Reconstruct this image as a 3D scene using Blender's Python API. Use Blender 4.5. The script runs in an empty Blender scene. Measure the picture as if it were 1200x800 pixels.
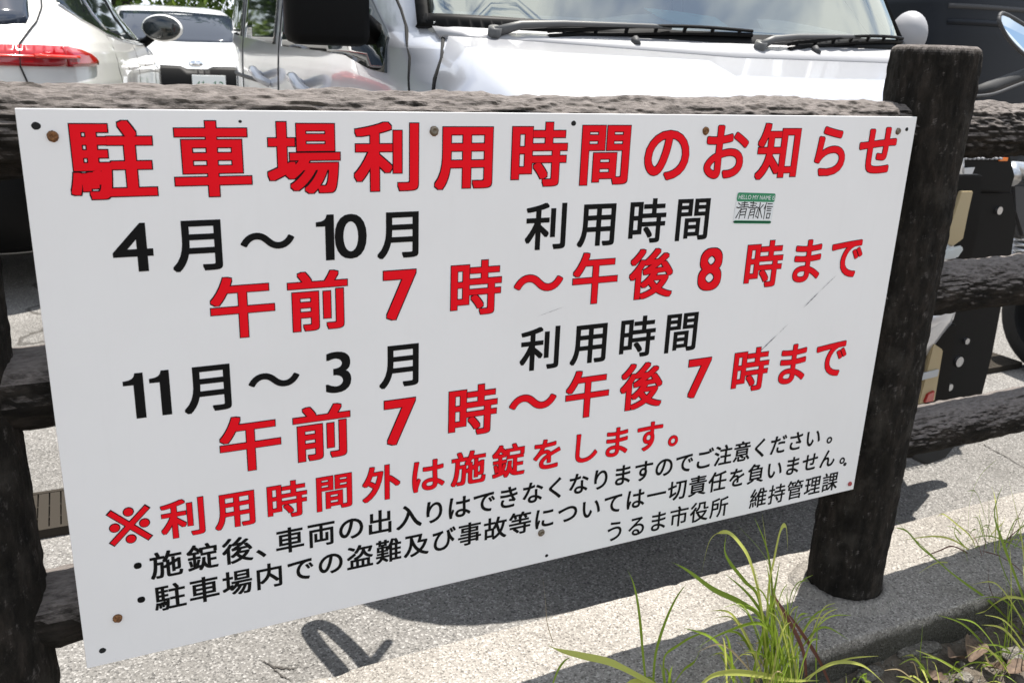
import bpy, bmesh, math, random
import numpy as np
from mathutils import Vector, Matrix
from mathutils.geometry import delaunay_2d_cdt

S = bpy.context.scene
C = S.collection
R = math.radians

# ------------------------------------------------------------------ camera, world, sun, exposure
F_PX = 1039.2
CAM_R = np.array([[0, 0, 0], [0, 0, 0], [0, 0, 0]], float)      # filled below: world = CAM_R @ (right, down, forward)
EYE = Vector((0.0, 0.0, 1.08))
vh = np.array([2194.905, -246.744]); vv = np.array([-127.711, 3240.760])
ex = np.array([*vh, F_PX]); ex /= np.linalg.norm(ex)
ed = np.array([*vv, F_PX]); ed /= np.linalg.norm(ed)
ey = np.cross(ex, -ed); ey /= np.linalg.norm(ey)
if ey[2] < 0: ey = -ey
CAM_R = np.array([ex, ey, -ed])
cam_d = bpy.data.cameras.new('camera'); cam = bpy.data.objects.new('camera', cam_d); C.objects.link(cam)
m3 = Matrix([[CAM_R[i][0], -CAM_R[i][1], -CAM_R[i][2]] for i in range(3)])
cam.matrix_world = Matrix.Translation(EYE) @ m3.to_4x4()
cam_d.sensor_width = 36; cam_d.lens = 36 * F_PX / 1200; cam_d.clip_start = .05; cam_d.clip_end = 600
cam_d.dof.use_dof = True; cam_d.dof.focus_distance = 1.25; cam_d.dof.aperture_fstop = 13
S.camera = cam

def at(px, py, Y):
    """the point at depth Y seen at photo position px, py"""
    v = CAM_R @ np.array([px - 600, py - 400, F_PX]); v = v / v[1] * Y
    return Vector((v[0], v[1], v[2] + EYE.z))

SUN = Vector((.265, .176, 1.0)).normalized()
w = bpy.data.worlds.new('World'); S.world = w; w.use_nodes = True
nt = w.node_tree; N = nt.nodes; L = nt.links
bg = N['Background']; bg.inputs['Strength'].default_value = .088
sky = N.new('ShaderNodeTexSky'); sky.sky_type = 'NISHITA'; sky.sun_disc = False
sky.sun_elevation = math.asin(SUN.z); sky.sun_rotation = math.atan2(SUN.x, SUN.y)
tc = N.new('ShaderNodeTexCoord'); cn = N.new('ShaderNodeTexNoise')
cn.inputs['Scale'].default_value = 2.6; cn.inputs['Detail'].default_value = 7; cn.inputs['Roughness'].default_value = .58
mp = N.new('ShaderNodeMapping'); mp.inputs['Scale'].default_value = (1, 1, 2.2)
L.new(tc.outputs['Generated'], mp.inputs[0]); L.new(mp.outputs[0], cn.inputs['Vector'])
cr = N.new('ShaderNodeValToRGB'); cr.color_ramp.elements[0].position = .37; cr.color_ramp.elements[1].position = .53
L.new(cn.outputs[0], cr.inputs[0])
mx = N.new('ShaderNodeMix'); mx.data_type = 'RGBA'; mx.inputs[7].default_value = (7.0, 7.45, 8.1, 1)
L.new(cr.outputs[0], mx.inputs[0]); L.new(sky.outputs[0], mx.inputs[6]); L.new(mx.outputs[2], bg.inputs[0])

sd = bpy.data.lights.new('sun', 'SUN'); sun = bpy.data.objects.new('sun', sd); C.objects.link(sun)
sd.energy = 5.0; sd.angle = R(.5); sd.color = (1, .955, .89)
sun.rotation_euler = SUN.to_track_quat('Z', 'Y').to_euler()
S.view_settings.view_transform = 'Standard'; S.view_settings.look = 'None'; S.view_settings.gamma = 1
S.view_settings.exposure = 1.02

# ------------------------------------------------------------------ helpers
rnd = random.Random(7)
MATS = {}
def tag(o, label=None, cat=None, group=None, kind=None):
    if label: o['label'] = label
    if cat: o['category'] = cat
    if group: o['group'] = group
    if kind: o['kind'] = kind
    return o
def empty(name, loc=(0, 0, 0), rz=0):
    o = bpy.data.objects.new(name, None); C.objects.link(o); o.location = loc; o.rotation_euler = (0, 0, rz)
    o.empty_display_size = .1
    return o
def link(name, me, mat=None, parent=None, smooth=False):
    if mat:
        for m in (mat if isinstance(mat, (list, tuple)) else [mat]): me.materials.append(m)
    if smooth:
        me.polygons.foreach_set('use_smooth', [True] * len(me.polygons))
    o = bpy.data.objects.new(name, me); C.objects.link(o)
    if parent: o.parent = parent
    return o
def mesh(name, vs, fs, mat=None, parent=None, smooth=False):
    me = bpy.data.meshes.new(name); me.from_pydata([tuple(v) for v in vs], [], fs); me.validate(); me.update()
    return link(name, me, mat, parent, smooth)
def from_bm(name, bm, mat=None, parent=None, smooth=False):
    me = bpy.data.meshes.new(name); bmesh.ops.recalc_face_normals(bm, faces=bm.faces); bm.to_mesh(me); bm.free()
    return link(name, me, mat, parent, smooth)

def vnoise(p, seed=0):
    """smooth value noise in -1..1 of an (n,3) array"""
    i = np.floor(p).astype(np.int64); f = p - i; f = f * f * (3 - 2 * f)
    def h(a):
        n = (a[:, 0] * 374761393 + a[:, 1] * 668265263 + a[:, 2] * 2147483647 + seed * 1274126177) & 0xffffffff
        n = ((n ^ (n >> 13)) * 1274126177) & 0xffffffff
        n = (n ^ (n >> 16)) & 0xffffff
        return n / float(0xffffff) * 2 - 1
    r = 0
    for dx in (0, 1):
        for dy in (0, 1):
            for dz in (0, 1):
                wx = f[:, 0] if dx else 1 - f[:, 0]; wy = f[:, 1] if dy else 1 - f[:, 1]; wz = f[:, 2] if dz else 1 - f[:, 2]
                r = r + h(i + np.array([dx, dy, dz])) * wx * wy * wz
    return r

def add_box(bm, c, d, rot=None, bev=0):
    """box of size d centred on c"""
    r = bmesh.ops.create_cube(bm, size=1)
    vs = r['verts']
    bmesh.ops.scale(bm, vec=d, verts=vs)
    if bev:
        es = list({e for v in vs for e in v.link_edges})
        rr = bmesh.ops.bevel(bm, geom=es, offset=bev, segments=2, affect='EDGES', profile=.5)
        vs = list({v for f in rr['faces'] for v in f.verts} | {v for v in vs if v.is_valid})
    if rot is not None: bmesh.ops.rotate(bm, cent=(0, 0, 0), matrix=rot, verts=vs)
    bmesh.ops.translate(bm, vec=c, verts=vs)
    return vs
def tube(bm, pts, rads, n=10, cap=True, flat=1.0):
    """tube along points; flat squashes it in its second axis"""
    pts = [Vector(p) for p in pts]
    if not hasattr(rads, '__len__'): rads = [rads] * len(pts)
    rings = []; up = None
    for i, p in enumerate(pts):
        t = (pts[min(i + 1, len(pts) - 1)] - pts[max(i - 1, 0)]).normalized()
        if up is None: up = t.orthogonal().normalized()
        up = (up - t * up.dot(t)).normalized(); sdv = t.cross(up)
        rings.append([bm.verts.new(p + (up * math.cos(a) + sdv * math.sin(a) * flat) * rads[i]) for a in [2 * math.pi * k / n for k in range(n)]])
    for a, b in zip(rings, rings[1:]):
        for k in range(n): bm.faces.new((a[k], a[(k + 1) % n], b[(k + 1) % n], b[k]))
    if cap:
        bm.faces.new(list(reversed(rings[0]))); bm.faces.new(rings[-1])
def curve_pts(ctrl, k=6):
    ctrl = [Vector(c) for c in ctrl]; P = [ctrl[0]] + ctrl + [ctrl[-1]]; out = []
    for i in range(1, len(P) - 2):
        for j in range(k):
            t = j / k
            out.append(.5 * ((2 * P[i]) + (-P[i - 1] + P[i + 1]) * t + (2 * P[i - 1] - 5 * P[i] + 4 * P[i + 1] - P[i + 2]) * t * t + (-P[i - 1] + 3 * P[i] - 3 * P[i + 1] + P[i + 2]) * t ** 3))
    out.append(ctrl[-1]); return out

# ------------------------------------------------------------------ materials
def mat(name, col=(.5, .5, .5), rough=.6, metal=0, spec=.5, coat=0, coatr=.05):
    m = bpy.data.materials.new(name); m.use_nodes = True; b = m.node_tree.nodes['Principled BSDF']
    b.inputs['Base Color'].default_value = (*col, 1); b.inputs['Roughness'].default_value = rough
    b.inputs['Metallic'].default_value = metal; b.inputs['Specular IOR Level'].default_value = spec
    b.inputs['Coat Weight'].default_value = coat; b.inputs['Coat Roughness'].default_value = coatr
    MATS[name] = m; return m
class G:
    """tiny node helper"""
    def __init__(s, m): s.m = m; s.t = m.node_tree; s.b = s.t.nodes['Principled BSDF']; s.out = s.t.nodes['Material Output']
    def n(s, k, **kw):
        x = s.t.nodes.new(k)
        for a, v in kw.items():
            if a.startswith('_'): x.inputs[a[1:].replace('_', ' ')].default_value = v
            else: setattr(x, a, v)
        return x
    def l(s, a, b): s.t.links.new(a, b)
    def pos(s, scale=(1, 1, 1), obj=True):
        t = s.n('ShaderNodeTexCoord'); mp = s.n('ShaderNodeMapping'); mp.inputs['Scale'].default_value = scale
        s.l(t.outputs['Object' if obj else 'Generated'], mp.inputs[0]); return mp.outputs[0]
    def noise(s, v, scale, detail=4, rough=.55):
        x = s.n('ShaderNodeTexNoise'); x.inputs['Scale'].default_value = scale; x.inputs['Detail'].default_value = detail; x.inputs['Roughness'].default_value = rough
        s.l(v, x.inputs['Vector']); return x.outputs[0]
    def ramp(s, f, stops):
        x = s.n('ShaderNodeValToRGB'); e = x.color_ramp.elements
        while len(e) < len(stops): e.new(.5)
        for i, (p, c) in enumerate(stops):
            e[i].position = p; e[i].color = (*c, 1) if hasattr(c, '__len__') else (c, c, c, 1)
        s.l(f, x.inputs[0]); return x.outputs[0]
    def mix(s, f, a, b, mode='MIX'):
        x = s.n('ShaderNodeMix', data_type='RGBA', blend_type=mode)
        for i, v in ((0, f), (6, a), (7, b)):
            if hasattr(v, 'node'): s.l(v, x.inputs[i])
            else: x.inputs[i].default_value = v if i == 0 else (*v, 1)
        return x.outputs[2]
    def math(s, op, a, b=0):
        x = s.n('ShaderNodeMath', operation=op)
        for i, v in ((0, a), (1, b)):
            if hasattr(v, 'node'): s.l(v, x.inputs[i])
            else: x.inputs[i].default_value = v
        return x.outputs[0]
    def bump(s, h, dist, strength=1):
        x = s.n('ShaderNodeBump'); x.inputs['Distance'].default_value = dist; x.inputs['Strength'].default_value = strength
        s.l(h, x.inputs['Height']); s.l(x.outputs[0], s.b.inputs['Normal']); return x

def mat_aggregate(name, base, dark, light, sc=1.0, cracks=0):
    m = mat(name, rough=1, spec=.05); g = G(m); p = g.pos()
    vo = g.n('ShaderNodeTexVoronoi'); vo.inputs['Scale'].default_value = 330 * sc; g.l(p, vo.inputs['Vector'])
    v2 = g.n('ShaderNodeTexVoronoi'); v2.inputs['Scale'].default_value = 130 * sc; g.l(p, v2.inputs['Vector'])
    sep = g.n('ShaderNodeSeparateColor'); g.l(vo.outputs['Color'], sep.inputs[0])
    grain = g.ramp(sep.outputs[0], [(0, dark), (.28, base), (.75, base), (1, light)])
    fine = g.noise(p, 210 * sc, 5, .75)
    c = g.mix(.35, grain, g.ramp(fine, [(.3, dark), (.5, base), (.72, light)]))
    blot = g.noise(p, 2.3, 5, .6)
    c = g.mix(1, c, g.ramp(blot, [(.3, (.78, .77, .75)), (.7, (1.08, 1.07, 1.05))]), 'MULTIPLY')
    h = g.math('ADD', g.math('MULTIPLY', vo.outputs['Distance'], 1.0), g.math('MULTIPLY', fine, 1.2))
    h = g.math('ADD', h, g.math('MULTIPLY', v2.outputs['Distance'], .8))
    if cracks:
        wv = g.n('ShaderNodeTexVoronoi', feature='DISTANCE_TO_EDGE'); wv.inputs['Scale'].default_value = cracks
        dn = g.n('ShaderNodeVectorMath', operation='ADD'); nn = g.n('ShaderNodeTexNoise'); nn.inputs['Scale'].default_value = 5; nn.inputs['Detail'].default_value = 6
        g.l(p, nn.inputs['Vector']); sc2 = g.n('ShaderNodeVectorMath', operation='SCALE'); sc2.inputs['Scale'].default_value = .35
        g.l(nn.outputs['Color'], sc2.inputs[0]); g.l(p, dn.inputs[0]); g.l(sc2.outputs[0], dn.inputs[1]); g.l(dn.outputs[0], wv.inputs['Vector'])
        cm = g.ramp(wv.outputs['Distance'], [(0, 1), (.004, .8), (.009, 0)])
        c = g.mix(g.math('MULTIPLY', cm, .75), c, (.05, .045, .04)); h = g.math('SUBTRACT', h, g.math('MULTIPLY', cm, 2.5))
    g.l(c, g.b.inputs['Base Color']); g.bump(h, .0016 / sc, 1.0)
    return m
M_KERB = mat_aggregate('kerb_concrete', (.29, .272, .25), (.06, .055, .05), (.58, .55, .51))
M_COLLAR = mat_aggregate('collar_mortar', (.24, .225, .205), (.09, .085, .078), (.40, .375, .345))
g = G(M_KERB); _l = g.b.inputs['Base Color'].links[0].from_socket; _q = g.pos(); _sx = g.n('ShaderNodeSeparateXYZ'); g.l(_q, _sx.inputs[0])  # shade of the kerb's front face painted into its colour, with a noisy edge
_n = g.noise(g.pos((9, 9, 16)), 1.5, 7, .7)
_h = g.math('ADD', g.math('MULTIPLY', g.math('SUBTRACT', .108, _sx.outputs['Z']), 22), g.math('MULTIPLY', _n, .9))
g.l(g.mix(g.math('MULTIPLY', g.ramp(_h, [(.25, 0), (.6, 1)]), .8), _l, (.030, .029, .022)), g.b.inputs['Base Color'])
M_LOT = mat_aggregate('lot_concrete', (.19, .184, .176), (.04, .04, .04), (.44, .43, .42), .8, cracks=.55)

def mat_bark(name, axis):
    m = mat(name, rough=.9, spec=.12); g = G(m)
    st = [30, 30, 30]; st[axis] = 9
    p = g.pos(tuple(st)); q = g.pos()
    n1 = g.noise(p, 1.6, 8, .7); n2 = g.noise(p, 6, 6, .75); n3 = g.noise(q, 14, 5, .6)
    c = g.ramp(n1, [(.3, (.006, .0055, .005)), (.48, (.017, .015, .0125)), (.7, (.045, .037, .031))])
    c = g.mix(g.math('MULTIPLY', g.ramp(n3, [(.52, 0), (.70, 1)]), .6), c, (.062, .056, .048))
    # brown skin weathered off the upward faces down to the grey mortar, in patches
    ge = g.n('ShaderNodeNewGeometry'); sx = g.n('ShaderNodeSeparateXYZ'); g.l(ge.outputs['True Normal'], sx.inputs[0])
    up = g.math('ADD', sx.outputs['Z'], g.math('MULTIPLY', g.math('SUBTRACT', n2, .5), 1.1))
    wear = g.ramp(up, [(.15, 0), (.7, 1)])
    c = g.mix(g.math('MULTIPLY', wear, .85), c, g.ramp(n2, [(.3, (.10, .088, .08)), (.7, (.32, .285, .265))]))
    g.l(c, g.b.inputs['Base Color'])
    g.bump(g.math('ADD', g.math('ADD', n1, g.math('MULTIPLY', n2, .6)), g.math('MULTIPLY', g.noise(q, 160, 5, .7), .25)), .008, 1)
    return m
M_RAIL = mat_bark('log_rail_skin', 0); M_POST = mat_bark('log_post_skin', 2)

M_PANEL = mat('sign_enamel', (.79, .80, .81), .34, spec=.5)
g = G(M_PANEL); p = g.pos(); d = g.noise(p, 3, 6, .6); d2 = g.noise(g.pos((60, 60, 4)), 1.2, 5, .6)
cc = g.mix(g.math('MULTIPLY', g.ramp(d, [(.45, 0), (.75, 1)]), .14), (.83, .825, .815), (.55, .53, .48))
cc = g.mix(g.math('MULTIPLY', g.ramp(d2, [(.55, 0), (.8, 1)]), .05), cc, (.5, .49, .45))
g.l(cc, g.b.inputs['Base Color']); g.l(g.ramp(d, [(.3, .30), (.7, .42)]), g.b.inputs['Roughness']); g.bump(g.noise(p, 5, 2), .0015, .15)
M_EDGE = mat('sign_edge', (.55, .55, .56), .5)
M_RED = mat('red_vinyl', (.82, .005, .014), .6, spec=.12); M_BLK = mat('black_vinyl', (.006, .006, .006), .6, spec=.12)
M_OUT = mat('outline_vinyl', (.012, .004, .006), .6, spec=.12)
M_GREEN = mat('green_ink', (.02, .23, .10), .5); M_STK = mat('sticker_white', (.74, .76, .76), .4)
M_STEEL = mat('screw_steel', (.20, .17, .13), .5, .8); M_RUST = mat('rust', (.16, .07, .025), .9)
g = G(M_RUST); g.l(g.ramp(g.noise(g.pos(), 400, 4), [(.3, (.06, .025, .01)), (.7, (.30, .14, .05))]), g.b.inputs['Base Color'])
M_HOLE = mat('dark_hole', (.01, .01, .01), .9)
M_SCR = mat('scratch_grey', (.2, .2, .21), .6); M_RED_SCREW = mat('red_screw_paint', (.35, .05, .05), .5)

def mat_paint(name, col, metal=0, rough=.3, flake=0, coat=1):
    m = mat(name, col, rough, metal, coat=coat, coatr=.03); g = G(m); p = g.pos()
    n = g.noise(p, 1.7, 6, .6); k = tuple(x * .86 for x in col)
    g.l(g.mix(g.ramp(n, [(.4, 0), (.75, 1)]), col, k), g.b.inputs['Base Color'])
    g.bump(g.noise(p, 3.5, 2), .004, .12)
    return m
M_WHITE = mat_paint('white_paint', (.76, .75, .72)); M_SILVER = mat_paint('silver_paint', (.50, .51, .545), .45, .30)
M_WHITE2 = mat_paint('small_car_white_paint', (.78, .79, .79)); M_NAVY = mat_paint('black_blue_paint', (.004, .006, .010), 0, .45, coat=.0)
M_NAVY.node_tree.nodes['Principled BSDF'].inputs['Specular IOR Level'].default_value = .25
M_GLASS = mat('dark_glass', (.012, .016, .016), .03, spec=.9)
M_GLASS2 = mat('rear_glass', (.02, .026, .04), .04, spec=.9)
def mat_clear(name, tint, refl):
    m = bpy.data.materials.new(name); m.use_nodes = True; t = m.node_tree; t.nodes.clear()
    o = t.nodes.new('ShaderNodeOutputMaterial'); a = t.nodes.new('ShaderNodeBsdfTransparent'); a.inputs[0].default_value = (*tint, 1)
    b = t.nodes.new('ShaderNodeBsdfGlossy'); b.inputs['Roughness'].default_value = .03; b.inputs[0].default_value = (.97, .97, .84, 1)
    f0 = t.nodes.new('ShaderNodeFresnel'); f0.inputs[0].default_value = 1.6; f = t.nodes.new('ShaderNodeMath'); f.operation = 'ADD'; f.use_clamp = True; f.inputs[1].default_value = refl; t.links.new(f0.outputs[0], f.inputs[0]); x = t.nodes.new('ShaderNodeMixShader')
    t.links.new(f.outputs[0], x.inputs[0]); t.links.new(a.outputs[0], x.inputs[1]); t.links.new(b.outputs[0], x.inputs[2]); t.links.new(x.outputs[0], o.inputs[0])
    return m
M_SHIELD = mat_clear('windscreen_glass', (.90, .95, .93), .40)
M_TRIM = mat('black_plastic', (.005, .005, .005), .5, spec=.10); M_TRIM2 = mat('grey_plastic', (.05, .05, .052), .6, spec=.3)
M_RUB = mat('rubber', (.012, .012, .012), .75); M_CHROME = mat('chrome', (.75, .76, .78), .12, 1)
M_DASH = mat('dashboard_grey', (.30, .30, .29), .8); M_COWL = mat('cowl_grey', (.30, .30, .31), .5)
M_LAMP = mat('red_lamp_lens', (.36, .004, .008), .12, coat=1); M_LAMP2 = mat('bright_red_lamp_bar', (.85, .05, .03), .2, coat=1)
M_CLEAR = mat('lamp_clear', (.5, .52, .54), .1, coat=1); M_ARM = mat('wiper_arm_grey', (.07, .07, .07), .5)
def mat_thin(name, col):
    m = mat(name, col, .7); g = G(m); tl = g.n('ShaderNodeBsdfTranslucent'); tl.inputs[0].default_value = (*col, 1); ms = g.n('ShaderNodeMixShader'); ms.inputs[0].default_value = .6
    g.l(g.b.outputs[0], ms.inputs[1]); g.l(tl.outputs[0], ms.inputs[2]); g.l(ms.outputs[0], g.out.inputs[0]); return m
M_PAPER = mat_thin('papers_blue', (.45, .85, .92)); M_PAPER2 = mat_thin('papers_white', (.85, .88, .88))
M_TAN = mat('tan_plastic', (.42, .34, .2), .5); M_ORANGE = mat('orange_reflector', (.75, .2, .03), .25)
M_ALU = mat('brushed_alloy', (.55, .56, .58), .35, 1); M_MIRROR = mat('mirror_glass', (.75, .8, .8), .02, 1)
M_GRATE = mat('grate_steel', (.032, .027, .021), .9, 0, spec=.15)
M_PLATE = mat('plate_white', (.7, .72, .7), .5); M_PLATEG = mat('plate_green', (.02, .14, .06), .5)

# ------------------------------------------------------------------ setting
KT = .125           # kerb top
def sheet(name, x0, x1, y0, y1, nx, ny, zf, m, kind='structure'):
    xs = np.linspace(x0, x1, nx); ys = np.linspace(y0, y1, ny)
    X, Y = np.meshgrid(xs, ys); Z = zf(X.ravel(), Y.ravel())
    vs = np.stack([X.ravel(), Y.ravel(), Z], 1)
    fs = [(j * nx + i, j * nx + i + 1, (j + 1) * nx + i + 1, (j + 1) * nx + i) for j in range(ny - 1) for i in range(nx - 1)]
    o = mesh(name, vs, fs, m, smooth=True); o['kind'] = kind; return o
M_SOIL = mat('soil', rough=1, spec=.15); g = G(M_SOIL); p = g.pos()
n1 = g.noise(p, 9, 8, .7); n2 = g.noise(p, 70, 6, .75)
c = g.mix(.5, g.ramp(n1, [(.3, (.07, .055, .04)), (.5, (.15, .125, .10)), (.7, (.26, .23, .19))]), g.ramp(n2, [(.3, (.05, .04, .03)), (.6, (.22, .19, .155)), (.8, (.40, .36, .31))]))
g.l(c, g.b.inputs['Base Color']); g.bump(g.math('ADD', n2, n1), .012, 1)
M_GRASSGR = mat('grass_ground', rough=1, spec=.1); g = G(M_GRASSGR); g.l(g.ramp(g.noise(g.pos(), 6, 8, .7), [(.3, (.03, .045, .012)), (.6, (.08, .12, .03)), (.8, (.14, .16, .06))]), g.b.inputs['Base Color'])

def z_soil(x, y):
    p = np.stack([x, y, x * 0], 1)
    return .052 + .010 * vnoise(p * 9, 3) + .006 * vnoise(p * 25, 4) + .003 * vnoise(p * 70, 5)
sheet('ground', -.9, 2.6, .2, .93, 420, 100, z_soil, M_SOIL)
sheet('outer_ground', -150, 150, -150, 1.0, 2, 2, lambda x, y: x * 0 + .03, M_SOIL)
sheet('parking_lot', -60, 60, 1.0, 15.5, 2, 2, lambda x, y: x * 0, M_LOT)
sheet('grass_verge', -250, 250, 15.5, 400, 2, 2, lambda x, y: x * 0 + .03, M_GRASSGR)

# kerb: one long footing with softly broken edges
prof = []
def arc(cy, cz, r, a0, a1, k): return [(cy + r * math.cos(R(a0 + (a1 - a0) * i / k)), cz + r * math.sin(R(a0 + (a1 - a0) * i / k))) for i in range(k + 1)]
prof = [(.918, -.1), (.918, -.02), (.917, .03), (.916, .06), (.916, .09)] + arc(.922, KT - .005, .005, 180, 90, 4) + [(.95 + i * .0185, KT) for i in range(13)] + arc(1.182, KT - .007, .007, 90, 0, 4) + [(1.19, .06), (1.19, -.1)]
nx = 900; xs = np.linspace(-1.6, 3.4, nx); P = np.array(prof); npf = len(P)
A = np.zeros((nx, npf, 3)); A[:, :, 0] = xs[:, None]; A[:, :, 1] = P[None, :, 0]; A[:, :, 2] = P[None, :, 1]
q = A.reshape(-1, 3)
amp = .0022 * vnoise(q * 28, 11) + .0016 * vnoise(q * 80, 12) + .003 * vnoise(q * 6, 13)
chip = np.clip(vnoise(q * np.array([30, 1, 1]), 15) - .45, 0, 1) * .012
q2 = q.copy(); front = (q[:, 1] < .935) & (q[:, 2] > .1); back = (q[:, 1] > 1.17) & (q[:, 2] > .1)
q2[:, 1] += np.where(q[:, 1] < .94, amp, np.where(q[:, 1] > 1.17, -amp, 0)) + np.where(front, chip, 0) - np.where(back, chip, 0)
q2[:, 2] += amp * .55 - np.where(front | back, chip * .7, 0)
fs = [(i * npf + j, i * npf + j + 1, (i + 1) * npf + j + 1, (i + 1) * npf + j) for i in range(nx - 1) for j in range(npf - 1)]
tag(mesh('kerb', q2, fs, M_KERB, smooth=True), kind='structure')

# drain grate across the lot, parallel to the fence
dg = tag(empty('drain_grate', (1.2, 2.15, 0)), 'long dark steel drain grate let into the pale paving behind the fence', 'drain grate')
for k in range(5):
    bm = bmesh.new(); x0 = -3.25 + k * 1.065 - .0
    for yy in (-.095, .095): add_box(bm, (x0 + .5, yy, .012), (1.05, .012, .022))
    for yy in (-.03, .03): add_box(bm, (x0 + .5, yy, .010), (1.04, .006, .012))
    for i in range(43): add_box(bm, (x0 + .005 + i * .0246, 0, .0125), (.0212, .186, .018))
    from_bm('grate_panel', bm, M_GRATE, dg)
bm = bmesh.new(); add_box(bm, (-.6, 0, .0022), (5.36, .19, .0026)); from_bm('channel', bm, M_HOLE, dg)

# ------------------------------------------------------------------ fence of imitation logs
fence = tag(empty('log_fence', (1.264, 1.05, KT)), 'dark brown imitation log fence of round posts and three rails carrying the sign', 'fence')
FO = Vector((1.264, 1.05, KT))
def log(name, axis, a, b, cy, cz, rad, step, nc, seed, amp=.0026, m=None, taper=None, close=True, ridge=1.0):
    """round log along axis 0 (x) or 2 (z); cy, cz are its two other coordinates"""
    n = max(3, int((b - a) / step)); t = np.linspace(a, b, n); th = np.linspace(0, 2 * math.pi, nc, endpoint=False)
    T, TH = np.meshgrid(t, th, indexing='ij')
    cs, sn = np.cos(TH), np.sin(TH)
    p = np.stack([T.ravel() * 14, cs.ravel() * rad * 55, sn.ravel() * rad * 55], 1)
    warp = vnoise(p * .7, seed + 5)[:, None] * np.array([0, .9, .9])
    h = vnoise(p + warp, seed) * .9 + np.abs(vnoise(p * np.array([2.1, 2.1, 2.1]) + warp, seed + 1)) * 1.0 - .5 + vnoise(p * np.array([5, 4, 4]), seed + 2) * .4 * ridge + vnoise(p * np.array([10, 9, 9]), seed + 3) * .2
    h += .8 * vnoise(p * np.array([.3, .25, .25]), seed + 4)
    rr = rad + amp * h.reshape(T.shape)
    if taper is not None: rr = rr * np.array([taper(x) for x in t])[:, None]
    if axis == 0: V = np.stack([T, cy + rr * cs, cz + rr * sn], -1)
    else: V = np.stack([cy + rr * cs, cz + rr * sn, T], -1)
    V = V.reshape(-1, 3) - np.array(FO)
    fs = [(i * nc + j, i * nc + (j + 1) % nc, (i + 1) * nc + (j + 1) % nc, (i + 1) * nc + j) for i in range(n - 1) for j in range(nc)]
    V = list(map(tuple, V))
    if close:
        fs.append(tuple(range(nc))[::-1]); fs.append(tuple((n - 1) * nc + j for j in range(nc)))
    return mesh(name, V, fs, m, fence, smooth=True)
RZ = [.990, .712, .431]
def post_taper(z):
    top = 1.122
    d = top - z
    k = 1.0 - .02 * max(0, .4 - z)
    if d < .016: k *= .86 + .14 * math.sqrt(max(0, 1 - (1 - d / .016) ** 2))
    return k
for i, x in enumerate((-.147, 1.264)):
    po = log('post', 2, .08, 1.122, x, 1.05, .0690, .0036, 110, 100 + i * 17, .0026, M_POST, post_taper)
    # crumbly mortar collar
    bm = bmesh.new(); n = 60; rr = random.Random(i)
    ring = []
    for (r0, z0, j) in ((.064, .003, 0), (.07, .016, .25), (.083, .012, .6), (.096, .004, 1), (.103, -.006, 1)):
        ring.append([bm.verts.new((x - FO.x + (r0 + .012 * j * math.sin(k * .7 + i) * math.sin(k * .23) + rr.uniform(-.002, .002)) * math.cos(2 * math.pi * k / n), (r0 + rr.uniform(-.003, .003) * j) * math.sin(2 * math.pi * k / n), z0 + rr.uniform(-.0015, .0015))) for k in range(n)])
    for a_, b_ in zip(ring, ring[1:]):
        for k in range(n): bm.faces.new((a_[k], a_[(k + 1) % n], b_[(k + 1) % n], b_[k]))
    from_bm('mortar_collar', bm, M_COLLAR, fence, True)
def rail_taper_fn(x0, x1):
    def f(x):
        d = min(x - x0, x1 - x) - .066
        return 1 - .16 * math.exp(-max(d, 0) / .010) if d < .06 else 1
    return f
for bay, (xa, xb) in enumerate(((-1.56, -.147), (-.147, 1.264), (1.264, 2.68))):
    for k, z in enumerate(RZ):
        fine = (bay == 1 and k == 0) or bay == 2
        log('rail', 0, xa + .02, xb - .02, 1.0575, z, .0472 if k < 2 else .0455, .0032 if fine else .008, 100 if fine else 48, 200 + bay * 31 + k * 7, ((.0038 if bay == 1 else .0050) if k == 0 else .0030), M_RAIL)

# ------------------------------------------------------------------ the notice
SX, SY, SZ = -.04448, 1.0, EYE.z - .06498
SW, SH = 1.23214, .6415
sign = tag(empty('notice_sign', (SX, SY, SZ)), 'white rectangular parking hours notice with red and black Japanese lettering screwed to the fence', 'sign')
bm = bmesh.new(); add_box(bm, (SW / 2, .0015, -SH / 2), (SW, .003, SH), bev=.0006)
pn = from_bm('panel', bm, [M_PANEL], sign)

glyphs = {}
dgraph_dirty = True
glyphs['1'] = (np.array([(.17, 0, 0), (.27, 0, 0), (.27, .71, 0), (.195, .71, 0), (.18, .655, 0), (.155, .625, 0), (.115, .605, 0), (.04, .595, 0), (.04, .545, 0), (.17, .545, 0)]), [(0, 1, 9), (1, 2, 9), (2, 3, 4, 9), (4, 5, 9), (5, 6, 9), (6, 7, 8, 9)], (.02, .27, 0, .71))
def glyph(ch):
    if ch in glyphs: return glyphs[ch]
    cu = bpy.data.curves.new('g', 'FONT'); cu.body = ch; cu.size = 1; cu.resolution_u = 5
    o = bpy.data.objects.new('g', cu); C.objects.link(o)
    bpy.context.view_layer.update()
    me = bpy.data.meshes.new_from_object(o.evaluated_get(bpy.context.evaluated_depsgraph_get()))
    v = np.array([x.co[:] for x in me.vertices]) if len(me.vertices) else np.zeros((0, 3))
    f = [tuple(q.vertices) for q in me.polygons]
    bpy.data.objects.remove(o); bpy.data.curves.remove(cu); bpy.data.meshes.remove(me)
    if len(v):
        bb = (v[:, 0].min(), v[:, 0].max(), v[:, 1].min(), v[:, 1].max())
    else: bb = (0, 0, 0, 0)
    glyphs[ch] = (v, f, bb); return glyphs[ch]
KANA = set('のおらせはをしますできなくりごだいんうるについてび。、でまっ～')
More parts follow.
